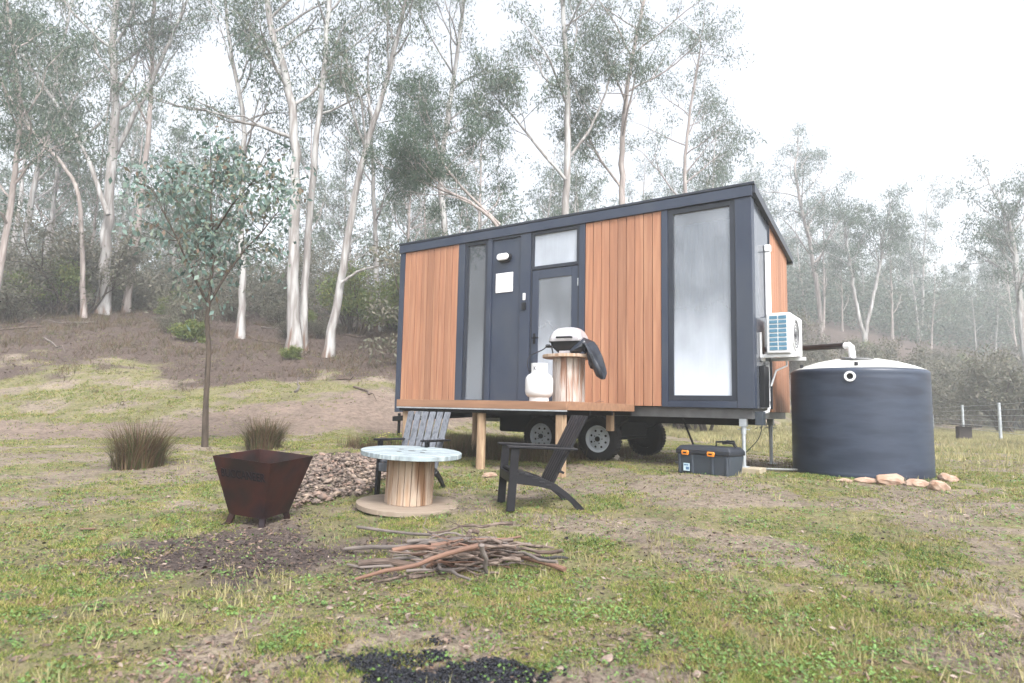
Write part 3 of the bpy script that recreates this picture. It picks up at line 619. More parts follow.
while cnt < 34:
    Y = rnd.uniform(34, 85); X = Y*rnd.uniform(-.9, -.17)
    if spaced(X, Y, 2.6): put(rnd.choice([0, 1, 2, 3, 4, 5]), X, Y, rnd.uniform(.75, 1.15), LT, 'tree', 'misty gums on the left slope'); cnt += 1
cnt = 0
while cnt < 28:
    Y = rnd.uniform(32, 78); X = Y*rnd.uniform(-.17, .34)
    if spaced(X, Y, 2.8): put(rnd.choice([0, 1, 2, 3, 4, 5]), X, Y, rnd.uniform(.7, 1.0)*(1-.5*max(0, X/Y-.12)), BT, 'tree', 'misty gums behind the cabin'); cnt += 1
cnt = 0
while cnt < 120:
    Y = rnd.uniform(72, 150); X = Y*rnd.uniform(.3, .95)
    if Y > foot(X)+2.5 and spaced(X, Y, 3.): put(rnd.choice([0, 1, 2, 3, 4, 4, 5, 5]), X, Y, rnd.uniform(.7, 1.05), RT_, 'tree', 'faint gums on the far hillside'); cnt += 1
for k in range(9):
    X = -34+k*8.5+rnd.uniform(-2, 2); Y = rnd.uniform(-52, -26)
    put(k % 5, X, Y, rnd.uniform(.8, 1.1), 'gum on the far side of the clearing behind the viewpoint', 'tree', 'gums behind the viewpoint')
# distinct misty ones on the right
def far_gum(label, seed, stems, **k): gum('gum_tree', label, seed, stems, k.pop('mat', bark), k.pop('leaf', leafB), **k)
far_gum('pale forked gum rising out of the fog above the water tank', 51, [
    dict(pts=[(866, 395), (866, 345), (855, 300), (850, 262), (846, 235)], Y=60, r0=.27, r1=.1, crown_from=.6, limbs=8, limb_len=4, maxl=2),
    dict(pts=[(864, 350), (868, 320), (876, 285), (882, 255), (884, 230)], Y=60.3, r0=.22, r1=.1, crown_from=.6, limbs=8, limb_len=4, ground=False, flare=False)], per=24, size=.26, rad=1.0)
far_gum('large spreading foggy gum at the right edge above the fence', 52, [
    dict(pts=[(1030, 420), (1024, 345), (1018, 290), (1014, 245), (1006, 215)], Y=46, r0=.32, r1=.12, crown_from=.45, limbs=12, limb_len=4.2)], per=24, size=.24, rad=1.0)
far_gum('tall ghostly gum close behind the rear corner of the cabin', 53, [
    dict(pts=[(822, 380), (820, 310), (812, 250), (800, 205), (795, 170)], Y=66, r0=.3, r1=.12, crown_from=.4, limbs=12, limb_len=4.6)], per=20, size=.3, rad=1.2, mat=barkg)
# shrubs
def proto_shrub(seed, H, leaf, per, size, n=9, rad=.35, name='shrub', twiggy=False):
    rng = np.random.default_rng(seed); T = Tree(rng)
    for i in range(n):
        a = rng.uniform(0, 6.28); T.branch((rng.normal(0, .1*H), rng.normal(0, .1*H), -.05), (math.cos(a)*.5, math.sin(a)*.5, 1), H*rng.uniform(.5, .8), .018*H, 0 if not twiggy else 1, 1 if not twiggy else 2, .6)
    root = thing(name, 'x', 'shrub'); T.trunk_obj(barkb, root, name='stem'); T.leaves(per, size, rad, leaf, root, aspect=.35, droop=0., name='foliage'); return root
sh = [proto_shrub(61, 1.5, leafG, 38, .11, 12, .42), proto_shrub(62, 2.2, leafW, 80, .12, 10, .45), proto_shrub(63, 1.2, leafG, 22, .1, 14, .3, twiggy=True), proto_shrub(64, .8, leafW, 60, .1, 8, .22), proto_shrub(65, 3.2, leafG, 90, .17, 12, .6)]
def shrub_at(k, px, Y, s, label, group=None, dz=0):
    p = at(px, 400, Y); return put(sh[k], p.x, p.y, s, label, 'shrub', group, dz=dz)
shrub_at(4, 72, 28, 1.15, 'big yellow green wattle bush left of the tallest white gum', 'wattle bushes')
shrub_at(1, 46, 27, 1.1, 'leafy wattle bush at the far left of the slope', 'wattle bushes')
shrub_at(3, 290, ground_hit(290, 360).y, .62, 'small bright green seedling bush at the foot of the twin trunk gum', 'wattle bushes')
shrub_at(1, 350, 27, 1.2, 'green wattle thicket behind the leaning pale gum', 'wattle bushes')
shrub_at(1, 395, 29, 1.3, 'green wattle thicket right behind the slender gum by the cabin corner', 'wattle bushes')
shrub_at(4, 1010, 33, 1.25, 'rounded green bush beyond the fence at the right edge', 'wattle bushes')
for i in range(34):
    Y = rnd.uniform(23, 40); f = rnd.uniform(-.88, -.3); X = f*Y
    if spaced(X, Y, 1.): put(sh[rnd.choice([0, 2, 2, 2, 3])], X, Y, rnd.uniform(.7, 1.3)*(1.3 if f < -.6 else .8), 'scrubby undergrowth bush on the leaf strewn slope at left', 'shrub', 'scrub on the left slope')
for i in range(52):
    Y = rnd.uniform(34, 62); X = Y*rnd.uniform(.42, .98)
    if Y > foot(X)-1.5 and spaced(X, Y, 1.8): put(sh[rnd.choice([0, 1, 4, 4])], X, Y, rnd.uniform(.8, 1.6), 'dull green bush in the scrub beyond the wire fence', 'shrub', 'scrub beyond the fence')
for i in range(30):
    Y = rnd.uniform(20, 34); X = Y*rnd.uniform(-.16, .4)
    if Y > foot(X)+1 and spaced(X, Y, 1.4): put(sh[rnd.choice([0, 1, 4])], X, Y, rnd.uniform(.8, 1.4), 'scrub bush screened by the cabin at the hill foot', 'shrub', 'scrub behind the cabin')
for r in protos+sh:
    if id(r) not in used:
        for ch in list(r.children): bpy.data.objects.remove(ch)
        bpy.data.objects.remove(r)
nC = 3400; Yc = NP.uniform(76, 150, nC); Xc = Yc*NP.uniform(.3, 1.0, nC); kc = Yc > foot(Xc)+4; Xc, Yc = Xc[kc], Yc[kc]; nC = len(Xc)
hc = NP.uniform(.5, 9, nC)*NP.random(nC)**.4; Zc = ground_np(Xc, Yc)+hc; per = 42; rr_ = np.repeat(NP.uniform(1.2, 2.8, nC), per)
off = NP.normal(0, .5, (nC*per, 3))*rr_[:, None]; off[:, 2] *= .6; P_ = np.repeat(np.stack([Xc, Yc, Zc], -1), per, 0)+off
d_ = NP.normal(0, 1, (nC*per, 3)); d_ /= np.linalg.norm(d_, axis=1)[:, None]; w_ = np.cross(d_, NP.normal(0, 1, (nC*per, 3))); w_ /= np.linalg.norm(w_, axis=1)[:, None]; L_ = NP.uniform(.25, .6, (nC*per, 1))
Vv = np.stack([P_, P_+d_*L_*.5+w_*L_*.22, P_+d_*L_, P_+d_*L_*.5-w_*L_*.22], 1).reshape(-1, 3)
def understorey(n, y0, y1, f0, f1, hmax, size, name, label, mat):
    Y = NP.uniform(y0, y1, n); X = Y*NP.uniform(f0, f1, n); k = (Y > foot(X)+5); X, Y = X[k], Y[k]; m_ = len(X); per = 46
    dn_ = sm(.3, .6, fbm(X, Y, .25, 3)); Z = ground_np(X, Y)+NP.random(m_)**1.4*hmax*(.25+dn_); rr_ = np.repeat(NP.uniform(.4, 1.1, m_), per)
    of = NP.normal(0, .5, (m_*per, 3))*rr_[:, None]; P_ = np.repeat(np.stack([X, Y, Z], -1), per, 0)+of
    d_ = NP.normal(0, 1, (m_*per, 3)); d_ /= np.linalg.norm(d_, axis=1)[:, None]; w_ = np.cross(d_, NP.normal(0, 1, (m_*per, 3))); w_ /= np.linalg.norm(w_, axis=1)[:, None]; L_ = NP.uniform(.6, 1.3, (m_*per, 1))*size
    V_ = np.stack([P_, P_+d_*L_*.5+w_*L_*.18, P_+d_*L_, P_+d_*L_*.5-w_*L_*.18], 1).reshape(-1, 3)
    tag(np_mesh(name, V_, np.arange(m_*per*4).reshape(-1, 4), mat), label, 'undergrowth', None, 'stuff')
understorey(2600, 29, 50, -.95, .3, 2.8, .2, 'undergrowth', 'misty scrubby undergrowth between the gum trunks on the slope', leafG)
understorey(3000, 55, 95, -.95, .35, 10, .38, 'distant_wood', 'pale foggy wood filling the slope behind the nearer gums', leafA)
tag(np_mesh('far_wood', Vv, np.arange(nC*per*4).reshape(-1, 4), leafA), 'dense far off wood covering the misty hillside on the right', 'wood', None, 'stuff')
for i in range(16):
    Y = rnd.uniform(17.5, 29); X = Y*rnd.uniform(-.8, -.22); a = rnd.uniform(0, 6.28); L = rnd.uniform(.7, 2.2); pp_ = []
    for k in range(7):
        t = k/6-.5; x_, y_ = X+math.cos(a)*L*t+rnd.uniform(-.06, .06), Y+math.sin(a)*L*t+rnd.uniform(-.06, .06); pp_.append(Vector((x_, y_, G(x_, y_)+.04+(.12 if k == 5 else 0))))
    tag(MB().tube(pp_, [.035, .033, .03, .027, .022, .015, .008], 7).build('fallen_branch', rnd.choice([stickg, stickm]), smooth=True), 'dead branch lying in the leaf litter on the left slope', 'branch', 'fallen branches on the slope')
# bare grey fallen branch on the far scrub
o = MB().tube([at(978, 395, 34), at(990, 386, 34.2), at(1000, 388, 34.3), at(1008, 396, 34.2)], [.05, .07, .06, .04], 6).build('fallen_branch', stickg, smooth=True)
tag(o, 'arched pale dead branch in the scrub beyond the fence', 'branch')

# tussocks
def tussock(px, py, wid, hgt, seed, label):
    b = ground_hit(px, py); rng = np.random.default_rng(seed); n = 1150
    a = rng.uniform(0, 6.28, n); r = rng.random(n)**.7*wid*.2; o = np.stack([np.cos(a)*r, np.sin(a)*r, np.full(n, -.03)], -1)
    L = hgt*rng.uniform(.55, 1.2, n); ln = rng.uniform(.1, .85, n); dr = np.stack([np.cos(a+rng.normal(0, .5, n)), np.sin(a+rng.normal(0, .5, n)), np.zeros(n)], -1)
    sd = np.stack([-dr[:, 1], dr[:, 0], np.zeros(n)], -1)*rng.uniform(.004, .008, n)[:, None]
    z = np.array([0, 0, 1.]); rows = []
    for t in (0, .4, .75, 1.):
        c = o+dr*(ln*L*t**1.6)[:, None]*.95+z*(L*(t-.33*ln*t*t))[:, None]; k = (1-t)*.9+.1; rows += [c-sd*k, c+sd*k]
    V = np.stack(rows, 1).reshape(-1, 3); i = np.arange(n)[:, None]*8
    F = np.concatenate([i+np.array([[0, 1, 3, 2]]), i+np.array([[2, 3, 5, 4]]), i+np.array([[4, 5, 7, 6]])]).reshape(-1, 4)
    ob = np_mesh('grass_tussock', V, F, tussm); ob.location = b; tag(ob, label, 'tussock', 'spiky grass tussocks')
tussock(138, 467, 1.5, .64, 1, 'larger spiky grass tussock left of the sapling')
tussock(264, 449, 1.35, .56, 2, 'smaller spiky grass tussock behind the fire pit')

# ------------------------------------------------------------------ cabin
cabin = thing('tiny_cabin', 'slate blue and timber clad tiny cabin on wheels with fogged windows', 'cabin', CA, -TH)
def B(name, x0, x1, z0, z1, y0, y1, mat, parent=cabin, bevel=.004): return MB().box((x0, y0, z0), (x1, y1, z1)).build(name, mat, parent, bevel)
# structural trims
B('corner_post', 0, .12, .66, 3.70, 0, .14, navy); B('corner_post', 6.33, 6.55, .84, 3.70, 0, .14, navy)
B('trim_post', 1.455, 1.60, .84, 3.70, 0, .12, navy); B('trim_post', 2.11, 2.20, .84, 3.70, 0, .12, navy)
B('trim_post', 2.80, 3.00, .84, 3.70, 0, .12, navy); B('trim_post', 3.92, 4.02, .84, 3.70, 0, .12, navy); B('trim_post', 5.275, 5.37, .84, 3.70, 0, .12, navy)
B('fascia', -.015, 6.565, 3.702, 3.85, -.022, .14, navy)
B('sill_beam', 5.372, 6.328, .84, .93, .002, .12, navy)
def boards(mb, x0, x1, z0, z1, y0, y1, n, gap=.010):
    w = (x1-x0)/n
    for i in range(n): mb.box((x0+i*w+gap/2, y0, z0), (x0+(i+1)*w-gap/2, y1, z1))
    return mb
def clad_panel(x0, x1, n):
    o = boards(MB(), x0, x1, .85, 3.70, .012, .05, n).build('cladding_panel', clad, cabin, .002, seg=1); B('backing', x0, x1, .85, 3.70, .052, .07, blk, o, 0)
clad_panel(.122, 1.453, 9); clad_panel(4.022, 5.273, 9)
# end wall
def slopez(y): return 3.80-(3.80-3.32)*y/2.2
def endpanel(name, y0, y1, x0, x1, mat, zb=.84, n=1):
    mb = MB(); w = (y1-y0)/n
    for i in range(n):
        a, b = y0+i*w+(.003 if n > 1 else 0), y0+(i+1)*w-(.003 if n > 1 else 0)
        mb.add([(x0, a, zb), (x1, a, zb), (x1, b, zb), (x0, b, zb), (x0, a, slopez(a)), (x1, a, slopez(a)), (x1, b, slopez(b)), (x0, b, slopez(b))],
               [(0, 3, 2, 1), (4, 5, 6, 7), (0, 1, 5, 4), (1, 2, 6, 5), (2, 3, 7, 6), (3, 0, 4, 7)])
    return mb.build(name, mat, cabin, .002, seg=1)
gpan = M('glossy_grey_panel', (.06, .07, .09), (.075, .085, .105), 2, .2, coat=.3)
endpanel('end_wall_panel', .142, .96, 6.50, 6.54, gpan); B('trim_post', 6.50, 6.556, .84, 3.58, .962, 1.0, navyd)
endpanel('cladding_panel', 1.002, 2.2, 6.50, 6.54, clad, .80, 8)
endpanel('end_wall_panel', .142, 2.2, .0, .04, navy)
B('rear_wall', .04, 6.50, .84, 3.3, 2.12, 2.2, navy); B('floor_slab', .02, 6.53, .842, .90, .142, 2.118, blk)
# interior lining
mb = MB(); mb.box((.06, 1.9, .91), (6.48, 1.93, 3.2)); mb.box((2.2, .15, .91), (2.24, 1.89, 3.2)); mb.box((4.1, .15, .91), (4.14, 1.89, 3.2)); mb.build('interior_lining', inner, cabin)
# roof with slope and overhang
mb = MB(); y0, y1 = -.03, 2.42
def rz_(y): return 3.852-(3.80-3.32)*y/2.2
mb.add([(-.03, y0, rz_(y0)), (6.6, y0, rz_(y0)), (6.6, y1, rz_(y1)), (-.03, y1, rz_(y1)), (-.03, y0, rz_(y0)+.035), (6.6, y0, rz_(y0)+.035), (6.6, y1, rz_(y1)+.035), (-.03, y1, rz_(y1)+.035)],
       [(0, 3, 2, 1), (4, 5, 6, 7), (0, 1, 5, 4), (1, 2, 6, 5), (2, 3, 7, 6), (3, 0, 4, 7)])
roof = mb.build('roof', navyd, cabin, .003)
mb = MB(); mb.add([(6.545, 0.0, rz_(0.0)-.11), (6.603, 0.0, rz_(0)-.11), (6.603, 2.4, rz_(2.4)-.08), (6.545, 2.4, rz_(2.4)-.08), (6.545, 0.0, rz_(0)-.003), (6.603, 0.0, rz_(0)-.003), (6.603, 2.4, rz_(2.4)-.003), (6.545, 2.4, rz_(2.4)-.003)],
       [(0, 3, 2, 1), (4, 5, 6, 7), (0, 1, 5, 4), (1, 2, 6, 5), (2, 3, 7, 6), (3, 0, 4, 7)]); mb.build('barge_board', navyd, roof, .003)
B('gutter', -.02, 6.59, 3.24, 3.34, 2.35, 2.45, navyd, roof)
# windows
def window(x0, x1, z0, z1, fr, pane, y=.05, name='window', extra=None, fm=navyd):
    g = .045
    mb = MB(); mb.box((x0, .02, z0), (x0+fr, .11, z1)); mb.box((x1-fr, .02, z0), (x1, .11, z1)); mb.box((x0+fr, .02, z0), (x1-fr, .11, z0+fr)); mb.box((x0+fr, .02, z1-fr), (x1-fr, .11, z1))
    w = mb.build(name, fm, cabin, .003)
    B('pane', x0+fr-.005, x1-fr+.005, z0+fr-.005, z1-fr+.005, y, y+.008, pane, w, 0)
    return w
w1 = window(5.372, 6.328, .932, 3.698, .075, gl_big)
mb = MB()
xs = np.linspace(5.42, 6.3, 90)
vs = [(x_, .22+.012*math.sin(x_*45)+.005*math.sin(x_*113), z_) for z_ in (.95, 3.5) for x_ in xs]
mb.add(vs, [(i, i+1, i+91, i+90) for i in range(89)]); mb.build('curtain', curt, w1, smooth=False)
w2 = window(1.602, 2.108, .85, 3.698, .06, gl_nar)
mb = MB(); mb.box((1.66, .066, 2.78), (2.05, .07, 3.62)); mb.box((1.655, .062, 2.745), (2.055, .08, 2.785)); mb.build('blind', blindm, w2)
mb = MB(); xs = np.linspace(1.68, 2.12, 40)
mb.add([(x_, .15+.018*math.sin(x_*60), z_) for z_ in (.95, 2.55) for x_ in xs], [(i, i+1, i+41, i+40) for i in range(39)]); mb.build('curtain', curt, w2)
# recessed blue panel
B('wall_panel', 2.202, 2.798, .85, 3.66, .03, .06, navy); B('panel_head', 2.202, 2.798, 3.662, 3.70, .004, .06, navyd)
# door + transom
w3 = window(3.002, 3.918, 3.06, 3.698, .055, gl_tr, name='transom_window', fm=navyd)
B('blind', 3.05, 3.87, 3.20, 3.62, .09, .094, blindm, w3, 0)
door = MB().box((3.03, .03, .90), (3.15, .075, 3.05)).box((3.77, .03, .90), (3.89, .075, 3.05)).box((3.152, .03, .90), (3.768, .075, 1.05)).box((3.152, .03, 2.90), (3.768, .075, 3.05)).build('door', navy, cabin, .003)
B('pane', 3.145, 3.775, 1.045, 2.905, .045, .055, gl_door, door, 0)
B('blind', 3.16, 3.76, 1.05, 2.9, .085, .088, blindm, door, 0)
mb = MB(); mb.box((3.065, .022, 1.83), (3.105, .03, 2.0)); mb.cyl((3.085, .022, 1.92), (3.085, -.03, 1.92), .01, n=10); mb.tube([(3.085, -.03, 1.92), (3.2, -.035, 1.92)], .011, 10); mb.build('handle', blk, door)
B('door_frame', 3.002, 3.028, .85, 3.058, .02, .1, navyd); B('door_frame', 3.892, 3.918, .85, 3.058, .02, .1, navyd); B('threshold', 3.03, 3.89, .85, .898, .01, .1, navyd)
B('hinge', 3.885, 3.90, 2.72, 2.84, .012, .03, galv, door, 0)
# wall light, sign, key box, bell
lt = MB(); lt.tube([(2.36, .03, 3.33), (2.36, -.02, 3.33)], .001, 6)
mb = MB(); n = 24
def capsule(cx, cz, hw, hh, n=28):
    out = []
    for k in range(n):
        a = 2*math.pi*k/n; out.append((cx+math.copysign(1, math.cos(a))*(hw-hh)*(abs(math.cos(a)) > 1e-6)+hh*math.cos(a), cz+hh*math.sin(a)))
    return out
wl = MB().prism(capsule(2.47, 3.33, .14, .078), -.03, .028).build('wall_light', blackp, cabin, .006)
MB().prism(capsule(2.47, 3.335, .122, .06), -.075, -.031).build('light_lens', plas, wl, .02, seg=3)
sg = B('sign_board', 2.29, 2.64, 2.735, 3.07, .012, .028, signm, cabin, .003)
mb = MB()
for i, (z_, a, b) in enumerate([(3.03, .03, .3), (3.005, .05, .28), (2.93, .1, .24), (2.905, .12, .22), (2.88, .1, .23)]):
    mb.box((2.30+a, .0095, z_), (2.30+b, .0118, z_+.006))
mb.tube([(2.355+.011*i, .0105, 2.805+.014*math.sin(i*1.9)+.0012*i) for i in range(22)], .003, 5); mb.build('lettering', ink, sg)
mb = MB(); mb.box((2.86, -.03, 2.40), (2.93, -.001, 2.52)).box((2.875, -.036, 2.43), (2.915, -.031, 2.50)); mb.build('key_box', blackp, cabin, .006)
B('door_bell', 2.87, 2.92, 2.56, 2.68, -.018, -.001, plas, cabin, .006)
# chassis
mb = MB(); mb.box((.3, .10, .70), (6.50, .16, .838)); mb.box((6.44, .165, .70), (6.50, 2.0, .838)); mb.box((.3, 2.0, .70), (6.50, 2.06, .838))
mb.box((.3, .095, .825), (6.50, .099, .838)); mb.build('chassis', steel, cabin, .003)
mb = MB()
for x_ in (1.2, 2.2, 3.2, 4.2, 5.3): mb.box((x_, .165, .715), (x_+.06, 1.995, .79))
for y_ in (.55, 1.55): mb.box((.1, y_, .60), (6.3, y_+.06, .699))
mb.build('cross_member', blk, cabin)
mb = MB(); mb.beam((.9, .5, .65), (-1.1, 1.1, .5), .08, .1); mb.beam((.9, 1.7, .65), (-1.1, 1.1, .5), .08, .1); mb.cyl((-.95, 1.1, .0), (-.95, 1.1, .62), .03); mb.build('drawbar', blk, cabin, .004)
MB().box((1.9, .75, .36), (4.3, 1.8, .70)).build('underfloor_dark_box', blk, cabin, .03)  # black box added to darken the space beneath the floor, not a tank
B('rear_skirt', .5, 2.6, .50, .64, 2.02, 2.05, whited)
ux = []
for px_ in (600, 543.5):
    d = FW+RT*((px_-512)/FPX)+UP*((341.5-437)/FPX); q = loc(0, .17); t = (q-EYE).dot(EY_)/d.dot(EY_); P_ = EYE+d*t; ux.append(((P_-CA).dot(EX), P_.z-GZ))
WZ = .34
def wheel(x_, y_, side):
    w = bpy.data.objects.new('wheel', None); link(w, cabin); w.location = (x_, y_, WZ); s = side
    mx = Matrix.Rotation(R(90)*s, 4, 'X')
    mb = MB(); prof = [(.20, -.085), (.26, -.095), (.30, -.092), (.325, -.075), (.332, -.04), (.332, .04), (.325, .075), (.30, .092), (.26, .095), (.20, .085), (.2, -.085)]
    mb.lathe(prof, 48, mtx=mx)
    for k in range(40):
        a = 2*math.pi*k/40
        for zz in (-.055, 0, .055):
            p = mx @ Vector((math.cos(a)*.332, math.sin(a)*.332, zz)); q = mx @ Vector((math.cos(a+.1)*.336, math.sin(a+.1)*.336, zz)); mb.beam(p, q, .035, .008, mx.to_3x3() @ Vector((math.cos(a), math.sin(a), 0)))
    mb.build('tyre', rub, w, smooth=True)
    MB().lathe([(.0, -.06), (.195, -.06), (.195, .02), (0, .02)], 30, mtx=mx).build('dark_backing_disc', blk, w)  # black disc added to hide the rim's pale back and keep it dark
    mb = MB(); mb.lathe([(.2, .07), (.205, .085), (.195, .088), (.185, .06), (.17, .035), (.14, .045), (.085, .062), (.055, .062), (.05, .075), (.0, .08)], 40, mtx=mx); rim = mb.build('rim', rimm, w, smooth=True)
    mb = MB()
    for k in range(8):
        a = 2*math.pi*(k+.5)/8; p = Vector((math.cos(a)*.128, math.sin(a)*.128, .0475)); mb.lathe([(.018, -.01), (.018, .006), (0.0, .0065)], 10, p, mx)
    mb.lathe([(.04, .078), (.038, .1), (.0, .102)], 16, mtx=mx)
    for k in range(5):
        a = 2*math.pi*k/5; p = Vector((math.cos(a)*.068, math.sin(a)*.068, .064)); mb.lathe([(.009, 0), (.008, .016), (0, .017)], 6, p, mx)
    mb.build('wheel_nuts', blk, rim)
for u_, z_ in ux:
    wheel(u_, .17, 1); wheel(u_, 1.95, -1)
    MB().cyl((u_, .2, WZ), (u_, 1.9, WZ), .035).build('axle', blk, cabin)
    for y_ in (.34, 1.78): MB().tube([(u_-.38, y_, .66), (u_-.2, y_, .52), (u_, y_, .46), (u_+.2, y_, .52), (u_+.38, y_, .66)], .025, 6).build('leaf_spring', blk, cabin)
mb = MB(); um = (ux[0][0]+ux[1][0])/2; mb.prism([(um+.75*math.cos(a), .44+.33*math.sin(a)) for a in np.linspace(0, math.pi, 20)]+[(um+.71*math.cos(a), .44+.30*math.sin(a)) for a in np.linspace(math.pi, 0, 20)], .02+.05, .30)
mb.build('mudguard', blk, cabin)
def jack(u_, v_, zb, name='jack_stand'):
    j = MB(); j.box((u_-.045, v_-.045, .60), (u_+.045, v_+.045, .699)); j.cyl((u_, v_, zb+.01), (u_, v_, .62), .026, n=16); j.cyl((u_, v_, .5), (u_, v_, .60), .034, n=16); j.cyl((u_, v_, zb), (u_, v_, zb+.012), .07, n=20); j.tube([(u_-.08, v_, .56), (u_+.08, v_, .56)], .008, 6)
    return j.build(name, galv, cabin, smooth=True)
PZ = G(*loc(6.37, .13).xy)-GZ+.075
jack(6.37, .13, PZ+.001); jack(6.3, 1.95, .0); jack(.6, .15, .0); jack(.6, 1.95, .0)
jb = MB(); jb.box((6.50, .20, .62), (6.60, .36, .80)); jb.build('junction_box', box_g, cabin, .006)
mb = MB(); mb.tube([(6.57, .62, 1.45), (6.57, .62, 1.0), (6.58, .64, .86), (6.58, .58, .80), (6.57, .42, .79)], .022, 10); mb.tube([(6.57, .72, 1.5), (6.57, .72, .95)], .014, 8)
mb.build('drain_pipe', plas, cabin, smooth=True)
MB().box((6.542, .30, .86), (6.61, .56, 1.42)).build('meter_box', blackp, cabin, .008)
MB().lathe([(.0, .045), (.04, .045), (.05, .03), (.05, 0), (0, 0)], 20, (0, 0, 0), Matrix.Translation((6.545, .42, 1.53)) @ Matrix.Rotation(R(90), 4, 'Y')).build('power_inlet', plas, cabin, smooth=True)
# air conditioner on its bracket
ac = thing('air_conditioner', 'white outdoor air conditioner unit on a bracket at the cabin end wall', 'air conditioner', loc(6.55, .30, 1.58), -TH)
MB().box((.09, 0, .0), (.40, .78, .55)).build('casing', white, ac, .02, seg=3)
mb = MB()
for c_ in range(2):
    for r_ in range(8): mb.box((.135+c_*.115, -.006, .045+r_*.06), (.235+c_*.115, .003, .088+r_*.06))
mb.build('side_vent', blue, ac)
mx = Matrix.Translation((.402, .31, .275)) @ Matrix.Rotation(R(90), 4, 'Y')
MB().lathe([(.22, 0), (.22, .012), (.205, .014), (.2, 0)], 40, mtx=mx).build('fan_ring', plas, ac, smooth=True)
mb = MB()
for r_ in (.05, .09, .13, .17, .195): mb.lathe([(r_, .004), (r_+.006, .009), (r_+.012, .004)], 40, mtx=mx)
mb.lathe([(0, .012), (.035, .012), (.04, 0)], 20, mtx=mx); mb.build('fan_grille', vent, ac, smooth=True)
for y_ in (.06, .68):
    mb = MB(); mb.box((-.007, y_-.02, -.05), (.02, y_+.02, .30)); mb.box((.022, y_-.02, -.05), (.46, y_+.02, -.003)); mb.build('bracket', white, ac, .003)
mb = MB(); mb.box((-.005, .40, .556), (.065, .46, 1.50)); mb.box((-.005, .385, 1.502), (.075, .475, 1.60)); mb.build('pipe_duct', plas, ac, .008)
mb = MB(); mb.tube([(.2, .7, .0), (.2, .7, -.12), (.1, .5, -.2), (.05, .4, -.42)], .014, 8); mb.build('condensate_hose', plas, ac, smooth=True)

# ------------------------------------------------------------------ deck
deck = thing('timber_deck', 'small raised timber deck on posts in front of the cabin door', 'deck', CA, -TH)
DU0, DU1, DV = 2.06, 4.88, -2.02; DT = .865
n_ = 20; w_ = (0-.03-DV)/n_; mb = MB()
for i in range(n_): mb.box((DU0+.03, DV+.03+i*w_, DT-.025), (DU1-.03, DV+.03+(i+1)*w_-.006, DT))
mb.build('deck_boards', deckm, deck, .002, seg=1)
mb = MB(); mb.box((DU0, DV, DT-.10), (DU1, DV+.025, DT+.003)).build('fascia_board', fasc, deck, .003)
MB().box((DU1-.025, DV+.027, DT-.10), (DU1, -.04, DT+.003)).build('fascia_board', fasc, deck, .003)
MB().box((DU0, DV+.027, DT-.10), (DU0+.025, -.04, DT+.003)).build('fascia_board', fasc, deck, .003)
mb = MB()
for y_ in (DV+.03, DV+.65, DV+1.3, -.12): mb.box((DU0+.03, y_, DT-.16), (DU1-.03, y_+.045, DT-.028))
mb.build('joist', blk, deck)
mb = MB(); mb.box((DU0+.001, DV+.002, DT-.118), (DU1-.001, DV+.026, DT-.101)); mb.build('drip_strip', galv, deck)
def dpost(u_, v_, r_, zt, sq=False, zb=None):
    p = loc(u_, v_); zb = G(p.x, p.y)-GZ-.05 if zb is None else zb
    m_ = MB()
    if sq: m_.box((u_-r_, v_-r_, zb), (u_+r_, v_+r_, zt))
    else: m_.tube([(u_, v_, zb), (u_+.004, v_, (zb+zt)/2), (u_, v_, zt)], [r_*1.05, r_, r_*.97], 16)
    m_.build('deck_post', postm, deck, .004 if sq else 0, smooth=not sq)
dpost(2.14, -1.88, .06, DT-.12); dpost(3.52, -1.9, .06, DT-.12); dpost(4.76, -1.93, .05, DT-.12, True); dpost(4.62, -.30, .045, DT-.12, True, .48)
dpost(2.14, -.25, .06, DT-.12)
dk = lambda u_, v_, z_=0: loc(u_, v_, DT+z_)

